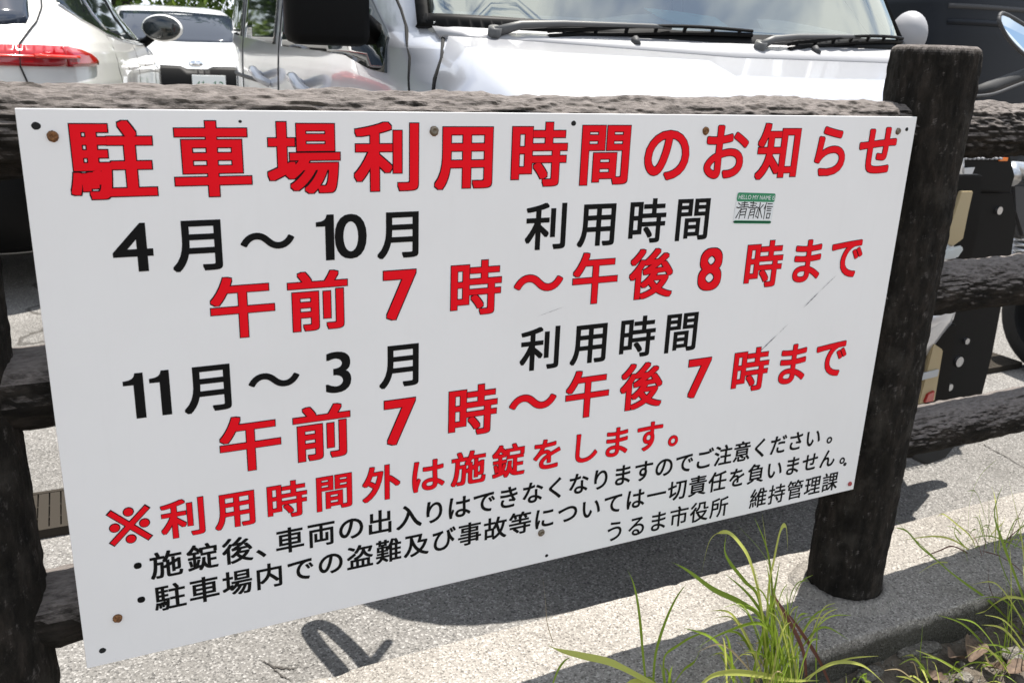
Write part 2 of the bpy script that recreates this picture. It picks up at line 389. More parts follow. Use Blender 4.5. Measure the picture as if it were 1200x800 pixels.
def offs(dx, dy, kana, n=3):
    if dx <= 0: return [(0, 0)]
    if kana: return [(0, 0)] + [(dx * .96 * math.cos(a), (dx + dy) * .5 * math.sin(a)) for a in [2 * math.pi * i / 20 for i in range(20)]]
    out = [(0, 0)]
    if n == 3: out += [(a * dx, b * dy) for a in (-1, 0, 1) for b in (-1, 0, 1) if (a or b)]
    else: out += [(a * dx, b * dy) for a in (-1, -.5, 0, .5, 1) for b in (-1, -.5, 0, .5, 1) if max(abs(a), abs(b)) == 1]
    return out
class Row:
    def __init__(s): s.v = []; s.f = []; s.m = []; s.cuts = []; s.last = None
    def put(s, ch, cx, cy, em, dx, dy, mi, z0, n=3, sx=1.0, centre=False, shear=0):
        v, f, bb = glyph(ch)
        if not len(v): return
        ox = .5; oy = .38
        if centre: ox = (bb[0] + bb[1]) / 2; oy = (bb[2] + bb[3]) / 2
        else:
            ox = .5 if (bb[1] - bb[0]) > .0 else .5
        if s.last != (ch, cx): s.cuts.append((len(s.v), len(s.f))); s.last = (ch, cx)
        zz = z0
        for (a, b) in offs(dx, dy, ch in KANA, n):
            base = len(s.v)
            for x, y, _ in v:
                X = (x - ox) * sx + a; Y = (y - oy) + b
                s.v.append((cx + (X + shear * Y) * em, -zz, cy + Y * em))
            s.f += [tuple(i + base for i in q) for q in f]; s.m += [mi] * len(f)
            zz += .000014
    def done(s, name, label=None):
        o = empty(name); o.parent = sign
        if label: o['label'] = label
        cu = s.cuts + [(len(s.v), len(s.f))]
        for (v0, f0), (v1, f1) in zip(cu, cu[1:]):
            me = bpy.data.meshes.new('character'); me.from_pydata(s.v[v0:v1], [], [tuple(i - v0 for i in q) for q in s.f[f0:f1]]); me.update()
            link('character', me, [M_BLK, M_OUT, M_RED], o); me.polygons.foreach_set('material_index', s.m[f0:f1])
        return o
def red(row, ch, cx, cy, em, bx, by, centre=False, sx=1.0):
    row.put(ch, cx, cy, em, bx + .013, by + .013, 1, .00025, 5, sx, centre)
    row.put(ch, cx, cy, em, bx, by, 2, .00060, 5, sx, centre)
DIG = set('0123456789')
FW = dict(zip('0123456789', '０１２３４５６７８９'))
# heading
r = Row()
for i, ch in enumerate('駐車場利用時間のお知らせ'): red(r, ch, .0815 + .0979 * i, -.0505, .0825, .026, .016)
r.done('lettering_row', 'large red heading outlined in black')
def hours(v, digit, extra):
    r = Row(); e = .0745
    for ch, u in (('午', .202), ('前', .288), ('時', .489), ('～', .580), ('午', .6665), ('後', .758), ('時', .959), ('ま', 1.045), ('で', 1.127)):
        red(r, ch, u, v, e, .022 if ch != '～' else .024, .014, centre=(ch == '～'))
    red(r, '7', .3885, v - .001, .085, .022, .016, True, 1.0)
    red(r, digit, .8605, v - .001, .085, .022, .016, True, 1.0)
    r.done('lettering_row', extra)
hours(-.216, '8', 'red outlined row of hours ending at eight')
hours(-.3835, '7', 'red outlined row of hours ending at seven')
def blk(r, ch, u, v, em, b, centre=False, sx=1.0): r.put(ch, u, v, em, b, b * .75, 0, .00025, 3, sx, centre)
for v, items, lab in ((-.1415, (('4', .093), ('月', .162), ('～', .233), ('1', .2975), ('0', .3285), ('月', .391)), 'black row with the months april to october'),
                      (-.3075, (('1', .0795), ('1', .1065), ('月', .162), ('～', .233), ('3', .310), ('月', .392)), 'black row with the months november to march')):
    r = Row()
    for ch, u in items:
        if ch in DIG: blk(r, ch, u, v, .0730, .015, True, 1.12)
        else: blk(r, ch, u, v, .062, .024, ch == '～', 1)
    for i, ch in enumerate('利用時間'): blk(r, ch, .5885 + .0772 * i, v, .0645, .021)
    r.done('lettering_row', lab)
r = Row()
v, f, bb = glyph('※')
def kome(cx, cz, h):
    r.cuts.append((len(r.v), len(r.f)))
    for mi, e, y in ((1, .0011, -.0003), (2, 0, -.0007)):
        for sgn in (-1, 1):
            hw = .0030 + e; a_ = h + e
            d_ = np.array([1, sgn]) / math.sqrt(2); n_ = np.array([-d_[1], d_[0]]); b0 = len(r.v); yy = y - .00003 * (sgn + 1)
            for p_, q_ in ((-1, -1), (1, -1), (1, 1), (-1, 1)): w2 = d_ * p_ * a_ * 1.38 + n_ * q_ * hw; r.v.append((cx + w2[0], yy, cz + w2[1]))
            r.f.append((b0, b0 + 1, b0 + 2, b0 + 3)); r.m.append(mi)
        for dx_, dz_ in ((.62, 0), (-.62, 0), (0, .68), (0, -.68)):
            b0 = len(r.v); rr_ = .0050 + e
            for k in range(16): r.v.append((cx + dx_ * h * 1.25 + rr_ * math.cos(k * math.pi / 8), y - .00001, cz + dz_ * h * 1.25 + rr_ * math.sin(k * math.pi / 8)))
            r.f.append(tuple(range(b0, b0 + 16))); r.m.append(mi)
kome(.062, -.464, .0205)
for ch, u in zip('利用時間外は施錠をします。', (.121, .181, .241, .301, .363, .4265, .486, .546, .607, .668, .722, .780, .8405)): red(r, ch, u, -.4665, .0520, .019, .012)
r.done('lettering_row', 'small red outlined row beginning with a reference mark')
r = Row(); u = .0975
for ch, uu in zip('施錠後、車両の出入りは', (.097, .138, .179, .2185, .243, .283, .322, .361, .401, .437, .473)): blk(r, ch, uu, -.523, .0374, .020)
for i, ch in enumerate('できなくなりますのでご注意ください。'): blk(r, ch, .473 + .03778 * (i + 1) + (.012 if ch == '。' else 0), -.523, .0370, .020)
blk(r, '・', .066, -.518, .034, .02, True); r.done('lettering_row', 'upper of two small black rows with a dot in front')
r = Row()
for i, ch in enumerate('駐車場内での盗難及び事故等については一切責任を負いません。'): blk(r, ch, .098 + .0392 * i + (.008 if ch == '。' else 0), -.568, .0370, .020)
blk(r, '・', .066, -.564, .034, .02, True); r.done('lettering_row', 'lower of two small black rows with a dot in front')
r = Row()
for i, ch in enumerate('うるま市役所'): blk(r, ch, .732 + .0398 * i, -.616, .0378, .015)
for i, ch in enumerate('維持管理課'): blk(r, ch, 1.012 + .0398 * i, -.615, .0378, .015)
r.done('lettering_row', 'bottom row naming the office in small black letters')

def disc(bm, x, z, rx, rz, y, n=18, jit=0, rr=rnd):
    vs = [bm.verts.new((x + rx * (1 + rr.uniform(-jit, jit)) * math.cos(2 * math.pi * k / n), y, z + rz * (1 + rr.uniform(-jit, jit)) * math.sin(2 * math.pi * k / n))) for k in range(n)]
    bm.faces.new(vs); return vs
def screw(u, v, rad=.0052, rust=True, m=None):
    bm = bmesh.new()
    prev = None; n = 20
    for (r_, y_) in ((rad, -.0006), (rad, -.0016), (rad * .82, -.0028), (rad * .5, -.0035), (rad * .42, -.0026), (.0001, -.0024)):
        ring = [bm.verts.new((u + r_ * math.cos(2 * math.pi * k / n), y_, v + r_ * math.sin(2 * math.pi * k / n))) for k in range(n)]
        if prev:
            for k in range(n): bm.faces.new((prev[k], prev[(k + 1) % n], ring[(k + 1) % n], ring[k]))
        prev = ring
    s = from_bm('screw', bm, m or M_STEEL, sign, True)
    if rust:
        bm = bmesh.new(); disc(bm, u, v - .0006, rad * 1.08, rad * 1.16, -.0002, 24, .08); from_bm('rust_stain', bm, M_RUST, s)
for u, v, rad in ((.030, -.026, .0050), (.431, -.021, .0052), (.827, -.021, .0050), (1.195, -.0215, .0046), (.0385, -.582, .0050), (.604, -.591, .0050)): screw(u, v, rad, True, M_RUST if u in (.030, .0385, .827) else None)
screw(1.220, -.628, .0042, False, M_RED_SCREW)
def hole(u, v, r_):
    bm = bmesh.new(); disc(bm, u, v, r_, r_ * .9, -.0002, 16, .06); from_bm('screw_hole', bm, M_HOLE, sign)
    bm = bmesh.new()
for u, v, r_ in ((.0165, -.0165, .0042), (.619, -.012, .0036), (1.2135, -.019, .0034), (.0185, -.6215, .0040), (.615, -.632, .0028), (1.2005, -.587, .0040), (.210, -.0115, .0018)): hole(u, v, r_)
bm = bmesh.new()
def scratch(bm, p0, p1, wd):
    p0 = Vector((p0[0], 0, p0[1])); p1 = Vector((p1[0], 0, p1[1])); d_ = (p1 - p0); nrm = Vector((-d_.z, 0, d_.x)).normalized(); rr = random.Random(3); k = 14
    up = []; dn = []
    for i in range(k + 1):
        c_ = p0 + d_ * i / k; w_ = wd * math.sin(math.pi * min(max(i / k, .02), .98)) * rr.uniform(.4, 1)
        up.append(bm.verts.new((c_.x + nrm.x * w_, -.0008, c_.z + nrm.z * w_))); dn.append(bm.verts.new((c_.x - nrm.x * w_, -.0008, c_.z - nrm.z * w_)))
    for i in range(k): bm.faces.new((up[i], up[i + 1], dn[i + 1], dn[i]))
for a_, b_, w_ in (((.965, -.362), (1.006, -.330), .0011), ((1.006, -.330), (1.025, -.315), .0004), ((1.052, -.291), (1.080, -.268), .0011), ((1.080, -.268), (1.112, -.243), .0005), ((.58, -.262), (.62, -.252), .0003)): scratch(bm, a_, b_, w_)
from_bm('scratch', bm, M_SCR, sign)

# name sticker with hand-drawn writing
st = tag(empty('name_sticker', (SX + .929, SY - .0004, SZ - .131)), 'small white and green name sticker with black handwriting stuck on the notice', 'sticker')
st.rotation_euler = (0, R(3), 0)
def rect(bm, x0, x1, z0, z1, y, rad=.003):
    pts = []
    for cx_, cz_, a0 in ((x1 - rad, z1 - rad, 0), (x0 + rad, z1 - rad, 90), (x0 + rad, z0 + rad, 180), (x1 - rad, z0 + rad, 270)):
        for k in range(4): a = R(a0 + 30 * k); pts.append((cx_ + rad * math.cos(a), y, cz_ + rad * math.sin(a)))
    bm.faces.new([bm.verts.new(p_) for p_ in pts])
bm = bmesh.new(); rect(bm, -.036, .036, -.0225, .0225, -.0001); from_bm('paper', bm, M_STK, st)
bm = bmesh.new(); rect(bm, -.0355, .0355, .0095, .0222, -.00018); rect(bm, -.0355, .0355, -.0222, -.0178, -.00018); from_bm('green_band', bm, M_GREEN, st)
row = Row(); sv = sign; xcur = -.0325
for ch in 'HELLO MY NAME IS':
    if ch != ' ':
        v_, f_, bb = glyph(ch); base = len(row.v)
        for x, y, _ in v_: row.v.append((xcur + (x - bb[0]) * .0078, -.00026, .0128 + y * .0088))
        row.f += [tuple(i + base for i in q) for q in f_]; xcur += (bb[1] - bb[0]) * .0078 + .0008
    else: xcur += .0022
me = bpy.data.meshes.new('printed_words'); me.from_pydata(row.v, [], row.f); link('printed_words', me, M_STK, st)
bm = bmesh.new()
strokes = ['-31,7 -28,5', '-33,1 -29,0', '-32,-14 -27,-4', '-25,7 -15,8', '-26,4 -13,5', '-20,9 -20,1', '-28,1 -12,2', '-25,-1 -26,-15', '-24,-2 -15,-1 -16,-14', '-24,-6 -16,-5', '-24,-10 -16,-9',
           '-9,8 2,7', '-8,4 1,4', '-4,9 -4,1', '-11,1 3,1', '-7,-2 -9,-15', '-7,-2 1,-1 0,-14', '-6,-6 0,-5', '-6,-10 0,-9',
           '9,8 9,-14 6,-12', '3,2 7,1 4,-12', '15,5 10,-1 16,-13',
           '21,8 18,0', '20,3 20,-15', '24,7 32,7', '23,3 33,3', '24,0 31,0', '24,-3 31,-3', '25,-7 31,-7 30,-14 25,-14 25,-7']
for s_ in strokes:
    pts = [(float(a.split(',')[0]) / 1000, float(a.split(',')[1]) / 1000) for a in s_.split()]
    for (x0, z0), (x1, z1) in zip(pts, pts[1:]):
        d_ = Vector((x1 - x0, z1 - z0)).normalized() * .00085; nx_, nz_ = -d_.y, d_.x
        bm.faces.new([bm.verts.new((x, -.00028 - rnd.random() * .00003, z)) for x, z in ((x0 - d_.x + nx_, z0 - d_.y + nz_), (x1 + d_.x + nx_ * .7, z1 + d_.y + nz_ * .7), (x1 + d_.x - nx_ * .7, z1 + d_.y - nz_ * .7), (x0 - d_.x - nx_, z0 - d_.y - nz_))])
from_bm('handwriting', bm, M_BLK, st)

# ------------------------------------------------------------------ vehicles: a body is a stack of rounded rings
class Body:
    """local frame: s runs from the camera-side end (s=0) away; x is across. keys: (z, s0, s1, halfwidth, n)"""
    def __init__(s, keys): s.k = np.array(keys, float)
    def at(s, z):
        k = s.k; z = min(max(z, k[0, 0]), k[-1, 0]); return [np.interp(z, k[:, 0], k[:, j]) for j in range(1, 5)]
    def side(s, sg, a, z):
        s0, s1, w_, n = s.at(z); c_ = (s0 + s1) / 2; l_ = (s1 - s0) / 2; q_ = min(abs((a - c_) / l_), .999)
        return Vector((sg * w_ * (1 - q_ ** n) ** (1 / n), a, z))
    def end(s, sg, x, z):
        s0, s1, w_, n = s.at(z); c_ = (s0 + s1) / 2; l_ = (s1 - s0) / 2; q_ = min(abs(x / w_), .999)
        return Vector((x, c_ + sg * l_ * (1 - q_ ** n) ** (1 / n), z))
    def fn(s, face):
        if face == 'near': return lambda a, b: s.end(-1, a, b)
        if face == 'far': return lambda a, b: s.end(1, a, b)
        sg = -1 if face == 'left' else 1
        return lambda a, b: s.side(sg, a, b)
    def normal(s, face, a, b):
        f = s.fn(face); e = .004; n_ = (f(a + e, b) - f(a - e, b)).cross(f(a, b + e) - f(a, b - e))
        if n_.length < 1e-9: return Vector((0, 0, 1))
        n_.normalize()
        p_ = f(a, b); o_ = p_ - Vector((0, sum(s.at(b)[:2]) / 2, b)); 
        return n_ if n_.dot(o_) > 0 else -n_
    def shell(s, name, m, parent, nz=70, na=120, cut=None):
        zs = np.unique(np.concatenate([np.linspace(s.k[0, 0], s.k[-1, 0], nz), s.k[:, 0]])); vs = []
        for z in zs:
            s0, s1, w_, n = s.at(z); c_ = (s0 + s1) / 2; l_ = (s1 - s0) / 2
            for j in range(na):
                th = 2 * math.pi * (j + .5) / na; a_, b_ = math.cos(th), math.sin(th)
                vs.append((w_ * math.copysign(abs(a_) ** (2 / n), a_), c_ + l_ * math.copysign(abs(b_) ** (2 / n), b_), z))
        fs = []
        for i in range(len(zs) - 1):
            for j in range(na):
                f = (i * na + j, i * na + (j + 1) % na, (i + 1) * na + (j + 1) % na, (i + 1) * na + j)
                if cut:
                    c_ = sum((Vector(vs[q_]) for q_ in f), Vector()) / 4
                    if cut(c_): continue
                fs.append(f)
        fs.append(tuple(range(na))[::-1]); fs.append(tuple((len(zs) - 1) * na + j for j in range(na)))
        return mesh(name, vs, fs, m, parent, True)
    def patch(s, name, face, poly, m, parent, off=.004, grid=.05, depth=.008, holes=None, smooth_poly=0):
        """a panel following the body: poly is in (s or x, z)"""
        f = s.fn(face)
        if smooth_poly:
            P_ = [Vector((a, b, 0)) for a, b in poly]; P_ = P_[-1:] + P_ + P_[:2]; out = []
            for i in range(1, len(P_) - 2):
                for j in range(smooth_poly):
                    t = j / smooth_poly
                    v_ = .5 * ((2 * P_[i]) + (-P_[i - 1] + P_[i + 1]) * t + (2 * P_[i - 1] - 5 * P_[i] + 4 * P_[i + 1] - P_[i + 2]) * t * t + (-P_[i - 1] + 3 * P_[i] - 3 * P_[i + 1] + P_[i + 2]) * t ** 3)
                    out.append((v_.x, v_.y))
            poly = out
        b_ = []
        n = len(poly)
        for i in range(n):
            p0 = Vector(poly[i]); p1 = Vector(poly[(i + 1) % n]); k = max(1, int((p1 - p0).length / grid))
            b_ += [p0 + (p1 - p0) * j / k for j in range(k)]
        nb = len(b_); xs_ = [q_.x for q_ in b_]; ys_ = [q_.y for q_ in b_]
        def inside(x, y, P_):
            r_ = False; m_ = len(P_)
            for i in range(m_):
                a0, a1 = P_[i], P_[(i + 1) % m_]
                if (a0[1] > y) != (a1[1] > y) and x < (a1[0] - a0[0]) * (y - a0[1]) / (a1[1] - a0[1]) + a0[0]: r_ = not r_
            return r_
        pts = list(b_); x = min(xs_) + grid / 2
        while x < max(xs_):
            y = min(ys_) + grid / 2
            while y < max(ys_):
                if inside(x, y, b_) and min((Vector((x, y)) - q_).length for q_ in b_) > grid * .35: pts.append(Vector((x, y)))
                y += grid
            x += grid
        res = delaunay_2d_cdt([Vector(p_) for p_ in pts], [(i, (i + 1) % nb) for i in range(nb)], [], 1, 1e-6)
        V2, E2, F2 = res[0], res[1], res[2]
        vs = []; 
        for q_ in V2:
            p_ = f(q_.x, q_.y); n_ = s.normal(face, q_.x, q_.y); vs.append(p_ + n_ * off)
        k0 = len(V2); fs = [tuple(t) for t in F2]
        # rim
        from collections import Counter
        ec = Counter(); 
        for t in F2:
            for i in range(len(t)): ec[tuple(sorted((t[i], t[(i + 1) % len(t)])))] += 1
        back = {}
        for (a0, a1), c_ in ec.items():
            if c_ == 1:
                for a_ in (a0, a1):
                    if a_ not in back:
                        q_ = V2[a_]; back[a_] = len(vs); vs.append(f(q_.x, q_.y) + s.normal(face, q_.x, q_.y) * (off - depth))
                fs.append((a0, a1, back[a1], back[a0]))
        bm = bmesh.new(); bv = [bm.verts.new(v_) for v_ in vs]
        for t in fs:
            try: bm.faces.new([bv[i] for i in t])
            except ValueError: pass
        o = from_bm(name, bm, m, parent, False)
        o.data.polygons.foreach_set('use_smooth', [len(p_.vertices) == 3 for p_ in o.data.polygons])
        return o
    def line(s, name, face, pts, m, parent, wd=.004, off=.003):
        """a seam or strip lying on the body"""
        f = s.fn(face); bm = bmesh.new(); P_ = []
        for (a0, b0), (a1, b1) in zip(pts, pts[1:]):
            k = max(1, int(math.hypot(a1 - a0, b1 - b0) / .04)); P_ += [(a0 + (a1 - a0) * j / k, b0 + (b1 - b0) * j / k) for j in range(k)]
        P_.append(pts[-1]); tube(bm, [f(a, b) + s.normal(face, a, b) * (off - wd) for a, b in P_], wd, 6)
        return from_bm(name, bm, m, parent, True)
def wheel(parent, x, s_, r_=.31, wd=.19, sg=1):
    o = empty('wheel', (x, s_, r_)); o.parent = parent
    bm = bmesh.new(); n = 40; prof_ = [(-wd / 2, r_ * .62), (-wd / 2, r_ * .92), (-wd * .38, r_), (wd * .38, r_), (wd / 2, r_ * .92), (wd / 2, r_ * .62)]
    rings = [[bm.verts.new((a, b * math.cos(2 * math.pi * k / n), b * math.sin(2 * math.pi * k / n))) for k in range(n)] for a, b in prof_]
    for a_, b_ in zip(rings, rings[1:]):
        for k in range(n): bm.faces.new((a_[k], a_[(k + 1) % n], b_[(k + 1) % n], b_[k]))
    from_bm('tyre', bm, M_RUB, o, True)
    bm = bmesh.new(); rr_ = r_ * .63
    for k in range(10):
        a = 2 * math.pi * k / 10; add_box(bm, (sg * wd * .36, math.cos(a) * rr_ * .5, math.sin(a) * rr_ * .5), (.02, rr_ * .98, .035), Matrix.Rotation(a, 3, 'X') if False else None)
    tube(bm, [(-wd * .4, 0, 0), (sg * wd * .30, 0, 0)], rr_, 32)
    from_bm('rim', bm, M_ALU, o)

# --- silver van, nose to the fence
van = tag(empty('silver_van', (1.385, 1.45, 0), R(-2.2)), 'silver van parked nose to the fence behind the sign, hood blown out by the sun', 'van')
VB = Body([(.20, .16, 3.30, .68, 6), (.30, .06, 3.36, .72, 6), (.50, .0, 3.40, .735, 6), (.72, .01, 3.40, .738, 6), (.90, .05, 3.40, .738, 6), (.97, .09, 3.40, .737, 6), (1.02, .14, 3.39, .735, 6.5),
           (1.06, .20, 3.39, .733, 7), (1.09, .26, 3.385, .730, 8), (1.112, .315, 3.38, .728, 8.5), (1.125, .335, 3.38, .726, 8.5), (1.80, .80, 3.30, .64, 8), (1.90, .93, 3.22, .60, 7), (1.93, 1.1, 3.0, .50, 6)])
def van_cut(c_):
    s0 = VB.at(c_.z)[0]
    return 1.165 < c_.z < 1.74 and c_.y < s0 + .12 and abs(c_.x) < .60
VB.shell('body', M_SILVER, van, 110, 150, van_cut)
ws = [(-.640, 1.150), (-.40, 1.137), (0, 1.132), (.40, 1.137), (.640, 1.150), (.585, 1.775), (0, 1.79), (-.585, 1.775)]
wo = VB.patch('windscreen', 'near', ws, M_SHIELD, van, .006, .05, .004, smooth_poly=0)
for nm, P_ in (('windscreen_border', [(-.655, 1.130), (0, 1.120), (.655, 1.130), (.635, 1.158), (0, 1.146), (-.635, 1.158)]), ('windscreen_border', [(-.652, 1.13), (-.634, 1.135), (-.567, 1.76), (-.585, 1.79)]),
               ('windscreen_border', [(.660, 1.13), (.630, 1.135), (.563, 1.76), (.592, 1.79)]), ('windscreen_border', [(-.60, 1.79), (-.56, 1.72), (.56, 1.72), (.60, 1.79), (0, 1.81)])):
    VB.patch(nm, 'near', P_, M_TRIM, van, .009, .02, .012)
bm = bmesh.new(); add_box(bm, (0, .72, 1.128), (1.28, .66, .05), bev=.02); from_bm('dashboard', bm, M_DASH, van)
bm = bmesh.new(); add_box(bm, (0, 1.9, .7), (1.3, .08, 1.2), bev=.03); add_box(bm, (-.32, 1.5, 1.0), (.46, .14, .75), bev=.05); add_box(bm, (.32, 1.5, 1.0), (.46, .14, .75), bev=.05); from_bm('seats', bm, M_TRIM2, van)
bm = bmesh.new(); add_box(bm, (0, 1.1, .5), (1.4, 1.6, .05)); from_bm('cabin_floor', bm, M_TRIM2, van)
# cowl between hood and glass
VB.patch('cowl', 'near', [(-.63, 1.110), (0, 1.090), (.63, 1.094), (.63, 1.131), (0, 1.121), (-.63, 1.131)], M_COWL, van, .010, .04, .02)
VB.patch('hood', 'near', [(-.615, 1.106), (-.650, 1.03), (-.665, .94), (-.655, .84), (0, .80), (.655, .84), (.665, .94), (.650, 1.03), (.615, 1.090), (0, 1.086)], M_SILVER, van, .012, .05, .016)
for sg in (-1, 1): VB.line('hood_gap', 'near', [(sg * .622, 1.111), (sg * .657, 1.03), (sg * .672, .94), (sg * .665, .84)], M_HOLE, van, .004, .006)
# front end behind the sign
VB.patch('grille', 'near', [(-.42, .62), (.42, .62), (.46, .76), (-.46, .76)], M_TRIM, van, .012)
for sg in (-1, 1):
    VB.patch('headlight', 'near', [(sg * .44, .64), (sg * .68, .66), (sg * .69, .80), (sg * .45, .78)], M_CLEAR, van, .014)
VB.patch('bumper', 'near', [(-.68, .28), (.68, .28), (.69, .55), (-.69, .55)], M_SILVER, van, .03, .06, .04)
bm = bmesh.new(); wv = lambda x, y: ((x - 1.385) / 1.075, y - 1.45, .50)
tube(bm, curve_pts([wv(.532, 1.37), wv(.525, 1.42), wv(.502, 1.50), wv(.486, 1.538), wv(.468, 1.552), wv(.453, 1.538), wv(.458, 1.49), wv(.478, 1.41), wv(.49, 1.36), wv(.512, 1.345), wv(.532, 1.37)], 5), .0140, 8, flat=1.1)
w0 = lambda x, y, z: ((x - 1.385) / 1.075, y - 1.45, z)
tube(bm, [w0(.53, 1.36, .5), w0(.545, 1.375, .66), w0(.605, 1.44, .80), w0(.70, 1.53, .94)], .010, 8); from_bm('corner_loop', bm, M_TRIM, van, True)
# wipers
def wiper(p0, p1, up, hb):
    """p0 pivot, p1 blade tip in (x, z) of the screen"""
    f = VB.fn('near')
    def q_(x, z, o_): return f(x, z) + VB.normal('near', x, z) * o_
    w_ = empty('wiper'); w_.parent = van
    bm = bmesh.new(); mid = (p0[0] * .42 + p1[0] * .58, p0[1] * .42 + p1[1] * .58 + .012)
    tube(bm, [q_(*p0, .018), q_(p0[0] * .85 + mid[0] * .15, p0[1] + .010, .028), q_(p0[0] * .6 + mid[0] * .4, (p0[1] + mid[1]) / 2 + .006, .030), q_(mid[0], mid[1] - .004, .028), q_(mid[0] + (p1[0] - p0[0]) * .07, mid[1] - .002, .022)], [.011, .009, .007, .005, .004], 8)
    tube(bm, [q_(*p0, -.01), q_(*p0, .028)], .014, 12)
    from_bm('wiper_arm', bm, M_ARM, w_, True)
    bm = bmesh.new(); a0 = (p0[0] * .82 + p1[0] * .18, p0[1] + .008); k = 14; pts = []; pts2 = []
    for i in range(k + 1):
        t = i / k; x = a0[0] + (p1[0] - a0[0]) * t; z = a0[1] + (p1[1] - a0[1]) * t + .008 * math.sin(math.pi * t)
        pts.append(q_(x, z - .006, .012)); pts2.append(q_(x, z, .018 + .010 * math.sin(math.pi * t)))
    tube(bm, pts, .0055, 6); tube(bm, pts2, .004, 6)
    for i in range(1, k, 2): tube(bm, [pts[i], pts2[i]], .0045, 5)
    from_bm('wiper_blade', bm, M_TRIM, w_)
wiper((-.53, 1.112), (.10, 1.150), 0, 0); wiper((.10, 1.110), (.58, 1.156), 0, 0)
for x in (-.22, .26, .52):
    bm = bmesh.new(); tube(bm, [VB.fn('near')(x, 1.104) + Vector((0, 0, .012)), VB.fn('near')(x, 1.104) + Vector((0, .014, .026))], .008, 8)
    from_bm('washer_nozzle', bm, M_TRIM2, van, True)
# papers on the dashboard
bpy.context.view_layer.update()
VI = (Matrix.Translation((1.385, 1.45, 0)) @ Matrix.Rotation(R(-2.2), 4, 'Z') @ Matrix.Diagonal((1.075, 1, 1, 1))).inverted()
for nm, pp, y0_, m_ in (('paper_sheet', [(762, 9), (800, 13), (845, 20), (858, 32), (869, 45), (838, 38), (800, 30), (778, 20)], 1.905, M_PAPER), ('paper_sheet', [(690, 24), (745, 17), (775, 16), (815, 33), (850, 42), (860, 48), (790, 44), (730, 40)], 1.915, M_PAPER2),
                        ('paper_sheet', [(895, 22), (925, 24), (985, 36), (1030, 46), (1030, 52), (960, 50), (900, 44)], 1.935, M_PAPER2)):
    bm = bmesh.new(); rr_ = random.Random(len(pp) + int(y0_ * 1000)); a_ = []; b_ = []
    for px, py in pp:
        p_ = at(px, py, y0_ + rr_.uniform(0, .012)); p_.y += (p_.z - 1.15) * .5; a_.append(bm.verts.new(VI @ p_)); b_.append(bm.verts.new(VI @ (p_ + Vector((0, .003, -.001)))))
    n_ = len(pp); bm.faces.new(a_); bm.faces.new(b_[::-1])
    for k in range(n_): bm.faces.new((a_[k], b_[k], b_[(k + 1) % n_], a_[(k + 1) % n_]))
    from_bm(nm, bm, m_, van)
# side facing the camera's left
def vsill(a): return 1.055 + .03 * max(0, min(1, (a - .7) / .6)) + .030 * max(0, (a - 1.2) / 2.7)
fd = [(.48, 1.035), (.56, 1.04), (.75, 1.068), (1.0, 1.075), (1.62, 1.085), (1.60, 1.72), (1.22, 1.70), (.92, 1.45), (.64, 1.20), (.50, 1.11)]
for sg, face in ((-1, 'left'), (1, 'right')):
    VB.patch('door_window', face, fd, M_GLASS, van, .006, .03)
    VB.patch('rear_side_window', face, [(1.76, 1.09), (2.50, 1.115), (2.50, 1.72), (1.76, 1.72)], M_GLASS, van, .004, .06)
    VB.patch('rear_side_window', face, [(2.62, 1.12), (3.28, 1.15), (3.22, 1.70), (2.62, 1.72)], M_GLASS, van, .004, .06)
    VB.line('door_gap', face, [(.66, 1.30), (.50, 1.17), (.40, 1.07), (.36, .95), (.34, .8), (.30, .4)], M_HOLE, van, .004, .003)
    VB.line('door_gap', face, [(1.68, 1.78), (1.69, 1.0), (1.68, .4)], M_HOLE, van, .004, .003)
    VB.line('door_gap', face, [(2.56, 1.78), (2.57, 1.0), (2.56, .4)], M_HOLE, van, .004, .003)
    VB.line('slide_rail', face, [(1.9, .955), (3.25, .965)], M_TRIM2, van, .009, .007)
    for a_ in (1.10, 1.86):
        f = VB.fn(face); bm = bmesh.new(); p0 = f(a_, .955); n_ = Vector((sg, 0, 0))
        tube(bm, curve_pts([p0 + n_ * .0, p0 + n_ * .035 + Vector((0, .01, .02)), p0 + n_ * .045 + Vector((0, .06, .045)), p0 + n_ * .035 + Vector((0, .13, .04)), p0 + n_ * 0 + Vector((0, .16, .02))]), .014, 10); from_bm('door_handle', bm, M_SILVER, van, True)
VB.patch('tail_light', 'left', [(3.31, .75), (3.37, .75), (3.36, 1.3), (3.31, 1.3)], M_LAMP, van, .008, .05, .02)
VB.line('rear_gutter', 'left', [(3.36, .35), (3.365, .8), (3.36, 1.3), (3.28, 1.75)], M_CHROME, van, .006, .009)
# big square mirror on the near door
mr = empty('door_mirror', (-.832, .455, 1.148)); mr.parent = van; mr.rotation_euler = (0, 0, R(8))
bm = bmesh.new(); add_box(bm, (0, 0, .06), (.165, .07, .24), bev=.022); from_bm('mirror_housing', bm, M_TRIM, mr, True)
bm = bmesh.new(); tube(bm, [(.05, .02, .03), (.09, .05, .0), (.13, .09, -.03)], [.022, .02, .03], 8); from_bm('mirror_stay', bm, M_TRIM, mr, True)
bm = bmesh.new(); add_box(bm, (0, .038, .06), (.15, .006, .2), bev=.002); from_bm('mirror_glass', bm, M_MIRROR, mr)
mr2 = empty('door_mirror', (.885, .66, 1.14)); mr2.parent = van
bm = bmesh.new(); bmesh.ops.create_uvsphere(bm, u_segments=24, v_segments=16, radius=1); bmesh.ops.scale(bm, vec=(.046, .06, .070), verts=bm.verts); bmesh.ops.translate(bm, vec=(0, 0, .05), verts=bm.verts); from_bm('mirror_housing', bm, M_COWL, mr2, True)
bm = bmesh.new(); tube(bm, [(-.02, .0, 0), (-.11, .02, -.02)], [.025, .03], 8); from_bm('mirror_stay', bm, M_TRIM, mr2, True)
